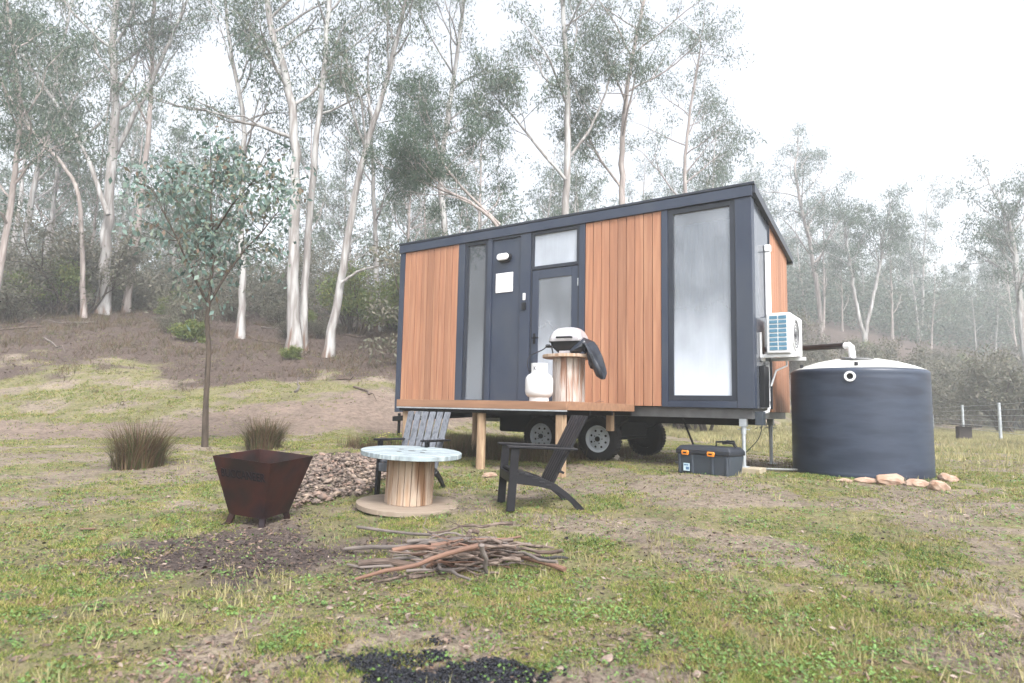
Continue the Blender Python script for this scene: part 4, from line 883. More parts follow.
# cable drums
def spool(name, label, c, rt, rb, rs, h, tf, tb, mats, rz=0, tilt=0, staves=22, tilt_y=0):
    t = thing(name, label, 'table', c, rot=(tilt, tilt_y, rz))
    def disc(nm, r, z0, z1, m_):
        mb = MB(); nb = 7; w = 2*r/nb; seg = 10
        for i in range(nb):
            a, b = -r+i*w+.0015, -r+(i+1)*w-.0015; xs_ = np.linspace(a, b, seg)
            up = [(x_, math.sqrt(max(r*r-x_*x_, 1e-4))) for x_ in xs_]; ol = up+[(x_, -y_) for x_, y_ in up[::-1]]
            k = len(ol); mb.add([(y_, x_, z0) for x_, y_ in ol]+[(y_, x_, z1) for x_, y_ in ol], [tuple(range(k)), tuple(range(k, 2*k))[::-1]]+[(q, q+k, (q+1) % k+k, (q+1) % k) for q in range(k)])
        return mb.build(nm, m_, t, .003, seg=1)
    disc('base_disc', rb, 0, tb, mats[1])
    mb = MB()
    for k in range(staves):
        a0 = 2*math.pi*k/staves; g_ = .035*2*math.pi/staves; jr = rnd.uniform(-.004, .004)
        def q(a, r, z): return (math.cos(a)*r, math.sin(a)*r, z)
        a, b = a0+g_, a0+2*math.pi/staves-g_; r_ = rs+jr; ri = rs-.03
        mb.add([q(a, ri, tb+.001), q(b, ri, tb+.001), q(b, r_, tb+.001), q(a, r_, tb+.001), q(a, ri, h-tf-.001), q(b, ri, h-tf-.001), q(b, r_, h-tf-.001), q(a, r_, h-tf-.001)],
               [(0, 3, 2, 1), (4, 5, 6, 7), (0, 1, 5, 4), (1, 2, 6, 5), (2, 3, 7, 6), (3, 0, 4, 7)])
    mb.build('drum_core', mats[2], t, .003, seg=1)
    top = disc('tabletop', rt, h-tf, h, mats[0])
    if h > .6: return t
    mb = MB(); mb.cyl((0, 0, h+.0006), (0, 0, h+.0016), .036, n=20); mb.build('centre_hole', vent, top)
    for k in range(4):
        a = k*math.pi/2+.5; c0 = (math.cos(a)*.155, math.sin(a)*.155); MB().cyl((*c0, h+.0006), (*c0, h+.0022), .024, n=14).build('bolt_plate', vent, top)
    return t
b = at(408, 509, 6.2)
spool('drum_table', 'wooden cable drum table with pale weathered round top on the lawn', (b.x, b.y, G(b.x, b.y)-.005), .475, .485, .222, .53, .042, .045, (drumtop, drumbase, drumw), rz=.35, tilt=R(2.6), tilt_y=R(1.2))
BU, BV = 4.47, -1.25
spool('drum_stand', 'weathered cable drum on the deck carrying the barbecue', dk(BU, BV), .355, .22, .215, .63, .04, .01, (drumw, drumw, M('grey_stained_drum', (.40, .34, .31), (.5, .45, .42), 2.4, .8, .4, (6, 6, .5), island=.12, c3=(.27, .15, .1))), rz=-.6, staves=16)
# gas cylinder
gc = thing('gas_cylinder', 'white gas cylinder on the deck edge beside the barbecue drum', 'gas bottle', dk(4.29, -1.70), -TH)
gc.scale = (1.15, 1.15, 1.02)
MB().lathe([(0, .045), (.09, .045), (.125, .06), (.15, .09), (.157, .13), (.157, .27), (.15, .305), (.125, .34), (.085, .36), (.03, .372), (0, .372)], 40).build('bottle', white, gc, smooth=True)
MB().lathe([(.105, .0), (.112, .0), (.112, .06), (.105, .062), (.105, 0)], 36).build('foot_ring', whited, gc, smooth=True)
mb = MB(); n = 30
for k in range(n):
    a0, a1 = -.6+5.4*k/n-2.2, -.6+5.4*(k+1)/n-2.2
    v = [(math.cos(a)*r_, math.sin(a)*r_, z_) for a in (a0, a1) for r_ in (.088, .094) for z_ in (.345, .485)]
    mb.add(v, [(0, 1, 3, 2), (4, 6, 7, 5), (0, 4, 5, 1), (2, 3, 7, 6), (1, 5, 7, 3), (0, 2, 6, 4)])
mb.build('collar', whited, gc)
mb = MB(); mb.cyl((0, 0, .37), (0, 0, .44), .014, n=12); mb.cyl((0, 0, .44), (0, 0, .465), .03, n=14); mb.cyl((0, -.01, .415), (0, -.06, .415), .012, n=10); mb.build('valve', blackp, gc)
mb = MB(); mb.box((-.015, -.0965, .39), (-.009, -.0945, .45)); mb.beam((-.008, -.0955, .42), (.014, -.0955, .445), .003, .006); mb.beam((-.008, -.0955, .42), (.014, -.0955, .395), .003, .006); mb.build('stencil_mark', inkd, gc)

# barbecue
bq = thing('barbecue', 'portable barbecue with pale domed lid standing on the deck drum', 'barbecue', dk(BU, BV, .632), -TH+R(8), rot=None)
bq.scale = (.80, .82, 1.12)
mb = MB()
def sq_ring(hw, hd, r, z, n=8):
    out = []
    for cx_, cy_, a0 in ((hw-r, hd-r, 0), (-hw+r, hd-r, 90), (-hw+r, -hd+r, 180), (hw-r, -hd+r, 270)):
        for k in range(n+1): a = R(a0+90*k/n); out.append((cx_+r*math.cos(a), cy_+r*math.sin(a), z))
    return out
def loft(mb, rings, cap0=True, cap1=True):
    n = len(rings[0]); vs = [p for r_ in rings for p in r_]
    fs = [(i*n+k, i*n+(k+1) % n, (i+1)*n+(k+1) % n, (i+1)*n+k) for i in range(len(rings)-1) for k in range(n)]
    if cap0: fs.append(tuple(range(n))[::-1])
    if cap1: fs.append(tuple((len(rings)-1)*n+k for k in range(n)))
    mb.add(vs, fs); return mb
loft(MB(), [sq_ring(.17, .12, .05, .03), sq_ring(.26, .18, .06, .10), sq_ring(.275, .19, .06, .155)]).build('fire_bowl', blackp, bq, smooth=True)
loft(MB(), [sq_ring(.29, .205, .07, .157), sq_ring(.295, .21, .07, .18), sq_ring(.275, .2, .07, .225), sq_ring(.235, .165, .07, .285), sq_ring(.18, .12, .06, .318), sq_ring(.09, .06, .03, .332)]).build('lid', lidm, bq, smooth=True)
loft(MB(), [sq_ring(.30, .215, .07, .150), sq_ring(.302, .217, .07, .156), sq_ring(.3, .214, .07, .1565)]).build('rim_trim', blackp, bq)
mb = MB(); mb.tube([(-.13, -.2, .2), (-.13, -.25, .2), (.13, -.25, .2), (.13, -.2, .2)], .012, 8); mb.build('lid_handle', blackp, bq, smooth=True)
for s in (-1, 1):
    mb = MB(); mb.box((s*.30-.03, -.12, .1), (s*.30+.05*s+.03*s, .12, .125)); mb.tube([(s*.24, -.16, .12), (s*.22, -.2, .06), (s*.2, -.2, .0)], .014, 8); mb.tube([(s*.24, .16, .12), (s*.22, .2, .06), (s*.2, .2, .0)], .014, 8); mb.build('side_frame', blackp, bq, .004)
mb = MB(); mb.cyl((-.31, -.1, .11), (-.36, -.12, .11), .022, n=14); mb.build('regulator_knob', blackp, bq)
MB().box((-.11, -.17, .015), (.11, .1, .045)).build('drip_tray', lidm, bq, .006)
pts = []
p0 = Vector((-.36, -.12, .1)); gl = (Matrix.LocRotScale(bq.location, bq.rotation_euler, bq.scale)).inverted() @ (gc.location+Vector((0, 0, .43))); 
pts = [p0, p0+Vector((-.06, -.04, -.04)), gl+Vector((-.17, -.05, .13)), gl+Vector((-.16, -.07, -.02)), gl+Vector((-.05, -.06, -.02)), gl]
cp = []
for i in range(len(pts)-1):
    for t in np.linspace(0, 1, 8, endpoint=False):
        a = pts[max(i-1, 0)]; b_ = pts[i]; c_ = pts[i+1]; d_ = pts[min(i+2, len(pts)-1)]
        cp.append(.5*((2*b_)+(c_-a)*t+(2*a-5*b_+4*c_-d_)*t*t+(3*b_-a-3*c_+d_)*t**3))
MB().tube(cp+[pts[-1]], .007, 8).build('gas_hose', blackp, bq, smooth=True)
# vinyl cover slumped over the drum edge
ct = thing('barbecue_cover', 'black vinyl cover slumped over the right edge of the barbecue drum', 'cover', dk(BU, BV, .632), -TH)
def drape(path, widths, thick, seed, nm):
    mb = MB(); rings = []; rr = np.random.default_rng(seed); n = 18
    for i, (p, w) in enumerate(zip(path, widths)):
        p = Vector(p); d = (Vector(path[min(i+1, len(path)-1)])-Vector(path[max(i-1, 0)])).normalized(); sd = Vector((0, 1, 0)); nn = d.cross(sd).normalized(); ring = []
        for k in range(n):
            a = 2*math.pi*k/n; fold = 1+.38*math.sin(a*4+i*.7)+rr.normal(0, .07); ring.append(tuple(p+sd*math.cos(a)*w+nn*math.sin(a)*thick[i]*fold))
        rings.append(ring)
    return loft(mb, rings).build(nm, cover, ct, smooth=True)
o = drape([(.27, -.05, .035), (.31, -.06, .13), (.36, -.06, .12), (.41, -.08, .04), (.45, -.09, -.06), (.50, -.1, -.17), (.54, -.1, -.27), (.56, -.1, -.33)], [.05, .14, .17, .16, .14, .11, .09, .04], [.02, .05, .05, .055, .06, .055, .05, .02], 1, 'cloth_fold')
o = drape([(.12, -.16, .03), (.2, -.17, .06), (.28, -.14, .11), (.31, -.08, .17), (.33, .02, .16)], [.03, .05, .06, .06, .03], [.02, .04, .05, .05, .02], 5, 'cloth_fold')
o = drape([(.24, .02, .05), (.34, .0, .02), (.375, -.02, -.06), (.38, -.03, -.14), (.37, -.03, -.19)], [.08, .13, .13, .11, .05], [.02, .04, .045, .045, .015], 2, 'cloth_fold')
# dry twig lying on the deck corner
o = MB().tube([(0, 0, 0), (.06, .02, .03), (.13, .01, .02)], .004, 5).tube([(.06, .02, .03), (.1, .05, .06)], .003, 5).build('twig', stickr); o.location = dk(4.70, -.95, .004); tag(o, 'small brown twig lying on the deck corner', 'twig')

# ------------------------------------------------------------------ chairs
def chair(label, location, rz, bm_, fm_):
    """local: +x is backward, width along y, front legs at x=0"""
    c = thing('garden_chair', label, 'chair', location, rz, 'black slatted garden chairs')
    W = .56
    for s in (-1, 1):
        y_ = s*(W/2-.02)
        mb = MB(); mb.prism([(-.045, 0), (.03, 0), (.065, .56), (-.01, .56)], y_-s*.0-.014, y_+.014); mb.build('leg', fm_, c, .003)
        yi = y_-s*.032
        top = [(.0, .335), (.15, .325), (.30, .285), (.42, .235), (.54, .15), (.64, .06), (.70, .0)]
        bot = [(.62, .0), (.55, .075), (.45, .15), (.36, .19), (.25, .215), (.0, .245)]
        MB().prism(top+bot, yi-.013, yi+.013).build('leg', fm_, c, .003)
        mb = MB(); mb.prism([(-.05, .562), (.60, .545), (.60, .565), (-.05, .584)], y_-.045, y_+.045); mb.build('armrest', fm_, c, .004)
    mb = MB()
    for i in range(6):
        x_ = .01+i*.062; z_ = .343-.02*i/1-.010*max(0, i-2); mb.box((x_, -W/2+.035, z_), (x_+.052, W/2-.035, z_+.018))
    mb.box((-.022, -W/2+.033, .25), (-.002, W/2-.033, .335)); mb.build('seat', bm_, c, .003)
    mb = MB(); n = 6; w = .070
    bt, tp = Vector((.375, 0, .215)), Vector((.70, 0, .86))
    nrm = Vector((-(tp-bt).z, 0, (tp-bt).x)).normalized()
    for i in range(n):
        y_ = (i-(n-1)/2)*(w+.012); mb.beam(bt+Vector((0, y_*.95, 0)), tp+Vector((0, y_*1.08, 0)), w, .022, nrm)
    for f in (.22, .55): q = bt.lerp(tp, f)-nrm*.022; mb.beam(q+Vector((0, -.25, 0)), q+Vector((0, .25, 0)), .05, .022, tp-bt)
    q = bt.lerp(tp, .52)-nrm*.028; mb.build('backrest', bm_, c, .003)
    return c
p = Vector((-.02, 6.12, 0)); p.z = G(.2, 6.12)-.006
chair('black slatted garden chair seen side on in front of the wheels', p, R(10), chairm, chairm)
p = Vector((-1.10, 6.64, 0)); p.z = G(p.x, p.y+.2)-.006
chair('greyed black garden chair facing out from behind the drum table', p, R(90-15), chairg, chairm)

# ------------------------------------------------------------------ fire pit
cx, cy = -2.11, 5.55; fz = G(cx, cy)
fp = thing('fire_pit', 'rusty tapered square steel fire pit with cut out lettering', 'fire pit', (cx, cy, fz-.01), rot=(R(3.5), R(3.), 0))
ang = R(27.7+45); hb, ht, z0, z1 = .168, .285, .09, .57
rotm = Matrix.Rotation(ang, 4, 'Z')
def qc(sx, sy, h, z): return rotm @ Vector((sx*h, sy*h, z))
cn = [(-1, -1), (1, -1), (1, 1), (-1, 1)]
for k in range(4):
    a, b_ = cn[k], cn[(k+1) % 4]; t_ = .004
    vo = [qc(*a, hb, z0), qc(*b_, hb, z0), qc(*b_, ht, z1), qc(*a, ht, z1)]; vi = [qc(*a, hb-t_, z0), qc(*b_, hb-t_, z0), qc(*b_, ht-t_, z1), qc(*a, ht-t_, z1)]
    mb = MB(); mb.add(vo+vi, [(0, 1, 2, 3), (7, 6, 5, 4), (0, 4, 5, 1), (1, 5, 6, 2), (2, 6, 7, 3), (3, 7, 4, 0)])
    mb.build('side_plate', rust, fp)
mb = MB(); vs = [qc(*c_, hb-.005, z0+.003) for c_ in cn]+[qc(*c_, hb-.005, z0+.008) for c_ in cn]; mb.add(vs, [(0, 3, 2, 1), (4, 5, 6, 7), (0, 1, 5, 4), (1, 2, 6, 5), (2, 3, 7, 6), (3, 0, 4, 7)]); mb.build('floor_plate', soot, fp)
vs = [qc(*c_, .19, .25) for c_ in cn]; 
lv = MB()
for k in range(90):
    x_, y_ = rnd.uniform(-.14, .14), rnd.uniform(-.14, .14); q = rotm @ Vector((x_, y_, .2+rnd.uniform(-.03, .03))); s_ = rnd.uniform(.015, .035); lv.box((q.x-s_, q.y-s_, q.z-s_*.6), (q.x+s_, q.y+s_*.8, q.z+s_*.6))
o = lv.build('ash_bed', charc, fp)
for c_ in cn:
    f_ = qc(*c_, hb-.02, 0); mb = MB(); mb.beam(f_+Vector((0, 0, .095)), f_+(rotm.to_3x3() @ Vector((c_[0]*.02, c_[1]*.02, 0)))+Vector((0, 0, .01)), .045, .03, (0, 1, 0)); g2 = rotm.to_3x3() @ Vector((c_[0]*.02, c_[1]*.02, 0)); q = f_+g2
    mb.box((q.x-.05, q.y-.05, .0), (q.x+.05, q.y+.05, .008)); mb.build('leg', rust, fp)
# lettering on the plate that faces the camera on the left
best = None
for k in range(4):
    a, b_ = cn[k], cn[(k+1) % 4]; mid = (qc(*a, ht, z1)+qc(*b_, ht, z1))/2
    if best is None or (mid.y+mid.x*.9) < best[0]: best = (mid.y+mid.x*.9, a, b_)
_, a, b_ = best
A0, B0 = qc(*a, ht, z1), qc(*b_, ht, z1); A1, B1 = qc(*a, hb, z0), qc(*b_, hb, z0)
if A0.x > B0.x: A0, B0, A1, B1 = B0, A0, B1, A1
ex_ = (B0-A0).normalized(); dn = ((A1+B1)/2-(A0+B0)/2).normalized(); nr = ex_.cross(-dn).normalized()
if nr.y > 0: nr = -nr
def text_mesh(body, size, mat, parent, name, mtx, ext=.002):
    cu = bpy.data.curves.new('t', 'FONT'); cu.body = body; cu.size = size; cu.extrude = ext; cu.align_x = 'CENTER'; cu.space_character = 1.05; cu.offset = .0018
    to = bpy.data.objects.new('t', cu); COL.objects.link(to); dg = bpy.context.evaluated_depsgraph_get(); dg.update()
    me = bpy.data.meshes.new_from_object(to.evaluated_get(dg)); bpy.data.objects.remove(to)
    me.materials.clear(); me.materials.append(mat); me.transform(mtx); o = bpy.data.objects.new(name, me); return link(o, parent)
org = (A0+B0)/2+dn*.165+nr*.0035+ex_*.005
mt = Matrix((( ex_.x, -dn.x, nr.x, org.x), (ex_.y, -dn.y, nr.y, org.y), (ex_.z, -dn.z, nr.z, org.z), (0, 0, 0, 1)))
text_mesh('BUCCANEER', .098, soot, fp, 'lettering', mt @ Matrix.Diagonal((.74, 1, 1, 1)))

# ------------------------------------------------------------------ toolbox, paver, cords
q0 = ground_hit(677, 473); q1 = ground_hit(730, 477); dxy = (q1-q0); tl = math.hypot(dxy.x, dxy.y); ta = math.atan2(dxy.y, dxy.x)
tz = min(q0.z, q1.z)
tb = thing('toolbox', 'large dark grey toolbox with two orange latches under the cabin end', 'toolbox', (q0.x, q0.y, tz-.008), ta)
L_, D_ = tl, .36
rg = lambda x0, x1, y0, y1, z: [(x0, y0, z), (x1, y0, z), (x1, y1, z), (x0, y1, z)]
mb = MB(); loft(mb, [rg(.03, L_-.03, .02, D_-.02, 0), rg(.0, L_, 0, D_, .26)])
for x_ in (.02, .2, L_-.25, L_-.06): mb.box((x_, -.008, .02), (x_+.035, .03, .255))
mb.build('body', box_g, tb, .012, seg=3)
ld = loft(MB(), [rg(-.012, L_+.012, -.014, D_+.014, .262), rg(-.012, L_+.012, -.014, D_+.014, .315), rg(.03, L_-.03, .02, D_-.02, .365)]).build('lid', M('dark_lid_plastic', (.015, .018, .025), (.022, .026, .035), 5, .45, .1), tb, .014, seg=3)
for x_ in (.13, L_-.24):
    mb = MB(); loft(mb, [[(x_+dx*k, y_, .275+dz*k) for dx, dz in ((-.045, -.03), (.045, -.03), (.055, .01), (.045, .03), (-.045, .03), (-.055, .01))] for y_, k in ((-.014, 1), (-.03, .9))]); lt_ = mb.build('latch', orange, tb, .004)
    MB().box((x_-.022, -.034, .268), (x_+.022, -.0305, .285)).build('latch_slot', blackp, lt_)
st_ = B('sticker', .10, .19, .05, .145, -.0095, -.0085, M('pale_blue_sticker', (.55, .68, .75), (.45, .6, .7), 20, .5), tb, 0)
mb = MB(); mb.box((.11, -.0112, .115), (.17, -.0098, .13)); mb.box((.135, -.0112, .065), (.18, -.0098, .10)); mb.build('sticker_print', M('blue_print', (.1, .2, .35), None, 5, .5), st_)
MB().tube([(L_*.62, D_*.5, .36), (L_*.62, D_*.5, .42), (L_*.95, D_*.5, .44), (L_*.98, D_*.5, .36)], .012, 8).build('carry_handle', blackp, tb, smooth=True)
sb = ground_hit(737, 468)
ob = drape_o = MB()
pth = [(-.10, .12, .38), (-.04, .12, .40), (.03, .1, .39), (.06, .1, .33), (.04, .1, .24), (.07, .1, .15), (.1, .08, .05), (.05, .06, .015)]
ob.tube(pth, [.014, .026, .024, .022, .018, .022, .016, .01], 8); o = ob.build('strap', blackp, smooth=True); o.location = (q1.x+.1, q1.y+.14, G(q1.x+.1, q1.y+.14)); tag(o, 'black tangled strap hanging behind the toolbox', 'strap')
pc = loc(6.37, .13); o = MB().box((-.19, -.17, PZ-.12), (.24, .17, PZ)).build('paver', pavem, None, .008); o.location = pc; o.rotation_euler = (0, 0, -TH); tag(o, 'sandy concrete paver block under the front jack stand', 'paver')
# hose and power cord on the ground behind the paver
def ground_tube(name, pp, r, mat, label, cat):
    Q = [Vector(p) for p in pp]; out = []
    for i in range(len(Q)-1):
        for t in np.linspace(0, 1, 8, endpoint=False):
            a = Q[max(i-1, 0)]; b_ = Q[i]; c_ = Q[i+1]; d_ = Q[min(i+2, len(Q)-1)]
            out.append(.5*((2*b_)+(c_-a)*t+(2*a-5*b_+4*c_-d_)*t*t+(3*b_-a-3*c_+d_)*t**3))
    out.append(Q[-1])
    for p in out: p.z = max(p.z, G(p.x, p.y)+r*.8)
    o = MB().tube(out, r, 8).build(name, mat, None, smooth=True); return tag(o, label, cat)
ground_tube('hose', [loc(5.2, .75, .02), loc(5.9, .5, .03), loc(6.3, .55, .02), loc(6.75, .75, .02), loc(7.05, 1.0, .02)], .017, M('grey_hose_rubber', (.2, .21, .2), None, 5, .5), 'grey waste hose curling on the ground near the jack stand', 'hose')
ground_tube('power_cord', [loc(6.57, .28, .62), loc(6.5, .25, .4), loc(6.15, .1, .05), loc(5.9, -.1, .01), loc(5.75, -.25, .01)], .006, blackp, 'thin black power cord dropping from the cabin corner', 'cord')
MB_ = MB().beam(loc(5.35, .5, .83-.02), loc(5.75, .3, .02), .02, .02); o = MB_.build('prop_bar', blk); tag(o, 'black prop bar slanting under the cabin floor above the toolbox', 'prop')

# ------------------------------------------------------------------ water tank
tx, ty = 4.81, 8.88; tzz = G(tx, ty); tzz = .27
tk = thing('water_tank', 'big dark blue round water tank with pale domed top', 'water tank', (tx, ty, tzz))
mb = MB(); prof = [(0, 0), (.852, 0), (.86, .02)]
for i in range(23):
    z = .05+i*.055; prof += [(.857, z), (.853, z+.028)]
prof += [(.852, 1.33), (.856, 1.36), (.845, 1.385), (.82, 1.40), (.81, 1.40)]
mb.lathe(prof, 96).build('tank_wall', tankm, tk, smooth=True)
MB().lathe([(.815, 1.385), (.82, 1.403), (.70, 1.455), (.5, 1.52), (.3, 1.56), (0, 1.575)], 96).build('tank_roof', tanktop, tk, smooth=True)
mx = Matrix.Translation((-.16, -.30, 1.538)) @ Matrix.Rotation(R(7), 4, 'X')
MB().lathe([(.20, 0), (.20, .022), (.185, .024), (.18, 0.004), (0, .004)], 40, mtx=mx).build('inlet_strainer', steel, tk, smooth=True)
da = math.atan2(-8.88, -4.81)-.10; dd = Vector((math.cos(da), math.sin(da), 0))
mx = Matrix.Translation(dd*.852+Vector((0, 0, 1.285))) @ dd.to_track_quat('Z', 'Y').to_matrix().to_4x4()
MB().lathe([(.04, -.01), (.04, .03), (.066, .03), (.066, 0), (.066, -.01)], 30, mtx=mx).build('overflow_pipe', plas, tk, smooth=True)
MB().lathe([(.0, .004), (.04, .004)], 24, mtx=mx).build('overflow_mesh', blk, tk)
for a in (.0, 2.1, 4.2, 3.1):
    q = Vector((math.cos(a)*.76, math.sin(a)*.76, 1.425)); MB().box((q.x-.02, q.y-.015, q.z), (q.x+.02, q.y+.015, q.z+.05)).build('lifting_lug', blackp, tk, .006)
# down pipe from the gutter to the tank
e1 = Vector((tx-.14, ty-.08, tzz+1.66)); s1 = loc(6.40, 2.28, 3.2)
s2 = loc(6.40, 2.28, 1.5)+Vector((0, 0, 0)); s2.z = e1.z+.17
pp = thing('down_pipe', 'dark rainwater pipe running from the cabin to the tank top', 'pipe', (s2.x, s2.y, s2.z))
o_ = Vector(pp.location)
MB().tube([s1-o_, s2-o_], .04, 14).build('vertical_pipe', navyd, pp, smooth=True)
dv = (e1+Vector((0, 0, .09))-s2)
MB().tube([Vector((0, 0, 0)), dv*.93], .043, 16).build('cross_pipe', blackp, pp, smooth=True)
MB().tube([dv*.95, dv*.99, dv+Vector((.02, 0, -.02)), dv+Vector((.03, -.01, -.19))], [.047, .047, .045, .045], 16).build('elbow', plas, pp, smooth=True)
MB().lathe([(.05, 0), (.05, .09), (.06, .09)], 16, tuple(dv*.9-Vector((0, 0, 0)))) if False else None
# rocks at the tank foot
rk = [(846, 483, .10, .07, .035, 'small flat sandstone, leftmost of the row at the tank foot'), (868, 484, .13, .08, .05, 'second sandstone from the left at the tank foot'),
      (893, 485, .19, .11, .085, 'largest orange sandstone at the tank foot'), (921, 487, .13, .09, .06, 'pale sandstone right of the largest orange one'),
      (941, 490, .15, .09, .08, 'reddish tilted sandstone near the end of the row'), (951, 482, .13, .10, .065, 'rightmost sandstone of the row at the tank foot')]
for i, (px_, py_, a, b_, c_, lb) in enumerate(rk):
    q = ground_hit(px_, py_); rock('rock', sand, (q.x, q.y+.05, q.z+c_*.38), (a*1.35, b_*1.25, c_*1.3), 70+i, lb, 'sandstone rocks edging the tank', rz=-.3+.2*i)
q = ground_hit(615, 460); rock('rock', M('pale_rock', (.5, .46, .4), (.4, .36, .3), 4, .85, .4), (q.x, q.y, q.z+.04), (.10, .09, .075), 91, 'pale round rock chocking the ground beside the wheel')
q = ground_hit(490, 477); rock('rock', sand, (q.x, q.y, q.z+.02), (.12, .08, .05), 92, 'flat orange rock behind the rear chair foot')
q = at(383, 422, 12.6); rock('rock', sand, (q.x, q.y, G(q.x, q.y)+.08), (.2, .15, .13), 93, 'orange block of stone left of the deck, beside the weeds')
q = at(402, 423, 12.2); o = MB().box((-.45, -.1, 0), (.4, .1, .14)).build('timber_sleeper', stickg, None, .01); o.location = (q.x, q.y, G(q.x, q.y)-.01); o.rotation_euler = (0, 0, -.2); tag(o, 'grey sleeper lying by the left end of the cabin', 'sleeper')
for i, (px_, py_, s_, lb, mt_) in enumerate([(88, 531, .035, 'pale curled bark strip on the grass at left', stickr), (608, 662, .03, 'brown stone in the grass at the bottom', rubm), (168, 498, .03, 'grey stone on the lawn left of the fire pit', rubm), (697, 677, .025, 'dark stone at the bottom edge of the lawn', rubm),
                                            (566, 540, .02, 'dark pebble beside the end of the stick pile', soot), (330, 610, .02, 'brown chip of stone in front of the stick pile', rubm), (215, 611, .02, 'small grey stone on the left foreground lawn', rubm)]):
    q = ground_hit(px_, py_); rock('stone' if i else 'bark_strip', mt_, (q.x, q.y, q.z+s_*.4), (s_*(2.2 if i == 0 else 1.2), s_, s_*(.25 if i == 0 else .7)), 110+i, lb, cat='stone' if i else 'bark', sub=2, rz=.4)
# weeds with yellow flowers near the sleeper
q = at(393, 430, 11.4); w = thing('flowering_weed', 'green weeds with yellow flowers by the left end of the deck', 'weed', (q.x, q.y, G(q.x, q.y)))
T = Tree(np.random.default_rng(8))
for i in range(22): T.branch((T.rng.normal(0, .2), T.rng.normal(0, .12), 0), (T.rng.normal(0, .4), T.rng.normal(0, .4), 1), .22, .006, 1, 1)
T.trunk_obj(leafW, w, name='stem'); T.leaves(26, .06, .09, leafW, w, aspect=.4, droop=0, name='foliage')
mb = MB()
for i in range(26): c_ = Vector((rnd.gauss(0, .22), rnd.gauss(0, .12), rnd.uniform(.18, .30))); mb.lathe([(0, 0), (.02, .006), (.0, .01)], 6, c_)
mb.build('flowers', yel, w)

# ------------------------------------------------------------------ stick pile
srn = random.Random(4); group = 'sticks in the firewood pile'
def stick(p0, p1, r0, r1, mat, label, wob=.03, n=9, twig=False):
    p0, p1 = Vector(p0), Vector(p1); pts = []; ax = (p1-p0).normalized(); s = srn.uniform(0, 100)
    for i in range(n):
        t = i/(n-1); p = p0.lerp(p1, t); a = math.sin(t*math.pi)
        off = Vector((mnoise.noise(Vector((t*3, s, 0))), mnoise.noise(Vector((t*3, s, 5))), mnoise.noise(Vector((t*3, s, 9)))*.6))*wob*2*(.25+a); off -= ax*off.dot(ax); pts.append(p+off)
    m_ = sum(pts, Vector())/n; mb = MB(); mb.tube([p-m_ for p in pts], [(r0+(r1-r0)*i/(n-1))*(1+.18*mnoise.noise(Vector((i*.8, s, 3)))) for i in range(n)], 9)
    if twig:
        q = pts[n//2]-m_; mb.tube([q, q+Vector((srn.uniform(-.1, .1), srn.uniform(-.08, .05), .06)), q+Vector((srn.uniform(-.18, .18), srn.uniform(-.1, .05), .12))], [r1*.6, r1*.45, r1*.25], 6)
    o = mb.build('stick', mat, None, smooth=True); o.location = m_; tag(o, label, 'stick', group)
GEN = 'weathered dead stick jumbled among the others in the firewood pile'
for i in range(62):
    lay = i % 6; r0 = srn.uniform(.005, .017); L = srn.uniform(.3, .92); a = srn.gauss(0, .42)+(math.pi if srn.random() < .4 else 0)
    cx_ = srn.gauss(-.27, .13); cy_ = srn.gauss(4.34, .12); c_ = Vector((cx_, cy_, 0)); h = .02+.036*lay*max(.2, 1-abs(cx_+.27)*1.1)
    d = Vector((math.cos(a), math.sin(a)*.8, 0))*L/2; p0, p1 = c_-d, c_+d; sl = srn.uniform(-.02, .02)
    p0.z = G(p0.x, p0.y)+max(r0, h*.55+sl*.5); p1.z = G(p1.x, p1.y)+max(r0, h*.55-sl*.5); p0.z += h*.3; p1.z += h*.3
    stick(p0, p1, r0, r0*.5, srn.choice([stickm, stickm, stickg, stickg, stickm, stickr]), GEN, srn.uniform(.03, .07), twig=srn.random() < .4)
def gp(px_, py_, dz=0., Y=None):
    q = ground_hit(px_, py_) if Y is None else at(px_, py_, Y); q = q.copy(); q.z = max(q.z, G(q.x, q.y)+.008)+dz; return q
stick(gp(355, 583, .012), gp(478, 546, 0, 4.0), .010, .016, stickr, 'long thin reddish stick laid across the front of the pile', .02)
stick(gp(358, 570, .03), gp(476, 567, .03), .022, .027, stickm, 'thick brown log along the front foot of the pile', .03)
stick(gp(482, 545, .0, 4.0), gp(487, 577, .012), .016, .012, stickg, 'short stick propped upright at the front of the pile', .01)
stick(gp(520, 562, .03), gp(568, 562, .015), .017, .008, stickk, 'charred black stick poking out of the right end', .012)
stick(gp(478, 556, .10), gp(565, 574, .014), .014, .018, stickr, 'orange brown stick reaching the right end of the pile', .02)
stick(gp(345, 553, .02), gp(470, 540, 0, 4.3), .014, .017, stickg, 'grey stick sticking out at the left end of the pile', .02)
stick(gp(357, 536, .06), gp(520, 548, 0, 4.45), .012, .009, stickg, 'long grey branch along the back of the pile', .03, twig=True)
stick(gp(418, 521, .004), gp(404, 512, .03), .004, .003, stem_y, 'thin straw coloured twig against the drum table base', .01)
q = gp(500, 577, .004)

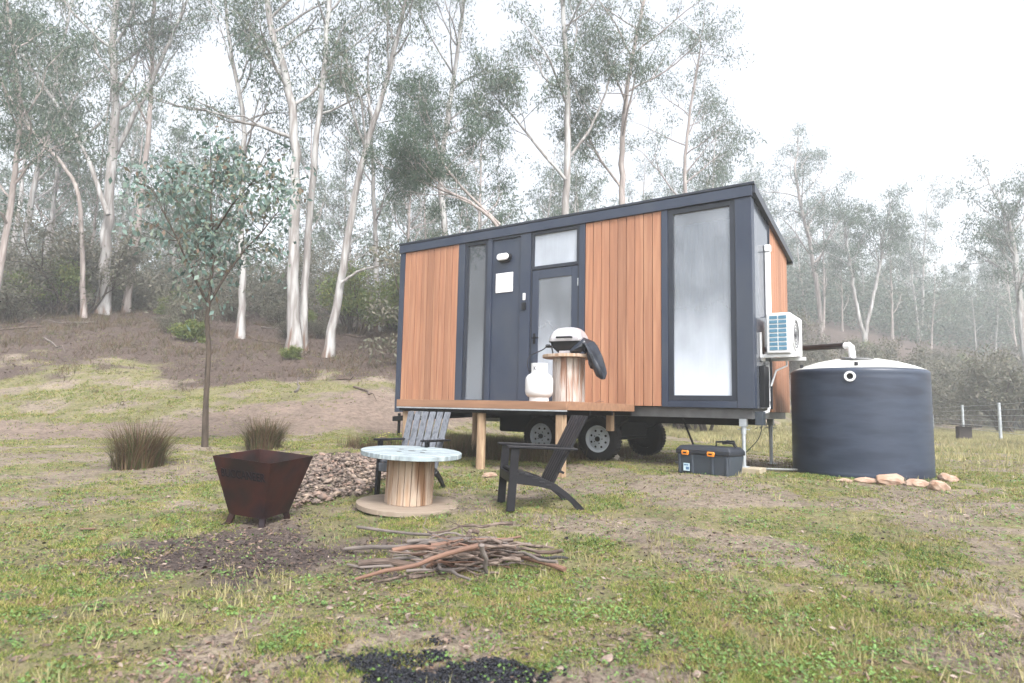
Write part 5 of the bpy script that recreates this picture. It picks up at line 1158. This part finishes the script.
# ------------------------------------------------------------------ fence and feeder
fence = thing('wire_fence', 'galvanised post and wire fence across the far paddock', 'fence', (17.5, 23.0, .28))
fo = Vector(fence.location)
fpnts = [(13.6, 15.6), (17.47, 22.98), (20.6, 29.3), (24.6, 37.5), (28.2, 45.0)]
for i, (x_, y_) in enumerate(fpnts):
    z_ = G(x_, y_); r_ = .055
    MB().cyl(Vector((x_, y_, z_-.1))-fo, Vector((x_, y_, z_+1.36))-fo, r_, r_*.95, 12).build('fence_post', galv, fence, smooth=True)
for k in range(6):
    h = .3+k*.2; MB().tube([Vector((x_, y_-.06, G(x_, y_)+h))-fo for x_, y_ in fpnts], .007, 5).build('wire', galv, fence)
q = at(964, 436, 22.0); fd = thing('feeder_box', 'small dark box feeder with a flat lid in the paddock by the fence', 'feeder', (q.x, q.y, G(q.x, q.y)), -.3)
MB().box((-.19, -.17, -.03), (.19, .17, .50)).build('box', conc, fd, .01)
MB().box((-.42, -.28, .0), (.45, .28, .025), Matrix.Translation((0, 0, .53)) @ Matrix.Rotation(R(4), 4, 'Y')).build('lid', blackp, fd, .004)

# ------------------------------------------------------------------ haze
bm_ = MB().box((-168, -66, -3), (168, 176, 75)).build('haze', None or white, None); bm_.data.materials.clear(); tag(bm_, kind='stuff')
bm_['label'] = 'white morning fog filling the clearing and thickening with distance'; bm_['category'] = 'fog'
m = bpy.data.materials.new('fog_air'); m.use_nodes = True; n = m.node_tree.nodes; n.remove(n['Principled BSDF'])
v = n.new('ShaderNodeVolumePrincipled'); v.inputs['Color'].default_value = (.88, .91, .95, 1); v.inputs['Density'].default_value = .0037; v.inputs['Anisotropy'].default_value = .3
m.node_tree.links.new(v.outputs[0], n['Material Output'].inputs['Volume']); bm_.data.materials.append(m)

# ------------------------------------------------------------------ light
SE, SA = R(50), R(158)      # sun elevation; azimuth clockwise from +Y (back right)
w = bpy.data.worlds.new('World'); sc.world = w; w.use_nodes = True; n = w.node_tree.nodes; l = w.node_tree.links
sk = n.new('ShaderNodeTexSky'); sk.sky_type = 'NISHITA'; sk.sun_disc = False; sk.sun_elevation = SE; sk.sun_rotation = SA; sk.air_density = 1.; sk.dust_density = 4.; sk.ozone_density = 1.
bw = n.new('ShaderNodeRGBToBW'); l.new(sk.outputs[0], bw.inputs[0])
cl = n.new('ShaderNodeMix'); cl.data_type = 'RGBA'; cl.inputs[0].default_value = .8; l.new(sk.outputs[0], cl.inputs[6]); l.new(bw.outputs[0], cl.inputs[7])
bg = n['Background']; bg.inputs[1].default_value = .145; l.new(cl.outputs[2], bg.inputs[0])
sl = bpy.data.lights.new('sun', 'SUN'); so = bpy.data.objects.new('sun', sl); COL.objects.link(so); sl.energy = 1.15; sl.angle = R(14); sl.color = (1, .97, .93)
dirv = Vector((math.sin(SA)*math.cos(SE), math.cos(SA)*math.cos(SE), math.sin(SE))); so.rotation_euler = dirv.to_track_quat('Z', 'Y').to_euler(); so.location = (20, 20, 30)
sc.view_settings.view_transform = 'Standard'; sc.view_settings.look = 'None'; sc.view_settings.gamma = 1; sc.view_settings.use_curve_mapping = False
sc.view_settings.exposure = 2.0
cy_ = sc.cycles; cy_.use_denoising = True; cy_.max_bounces = 8; cy_.diffuse_bounces = 3; cy_.transparent_max_bounces = 12; cy_.volume_bounces = 2; cy_.caustics_reflective = False; cy_.caustics_refractive = False
try: cy_.denoiser = 'OPENIMAGEDENOISE'; cy_.denoising_prefilter = 'ACCURATE'
except Exception: pass
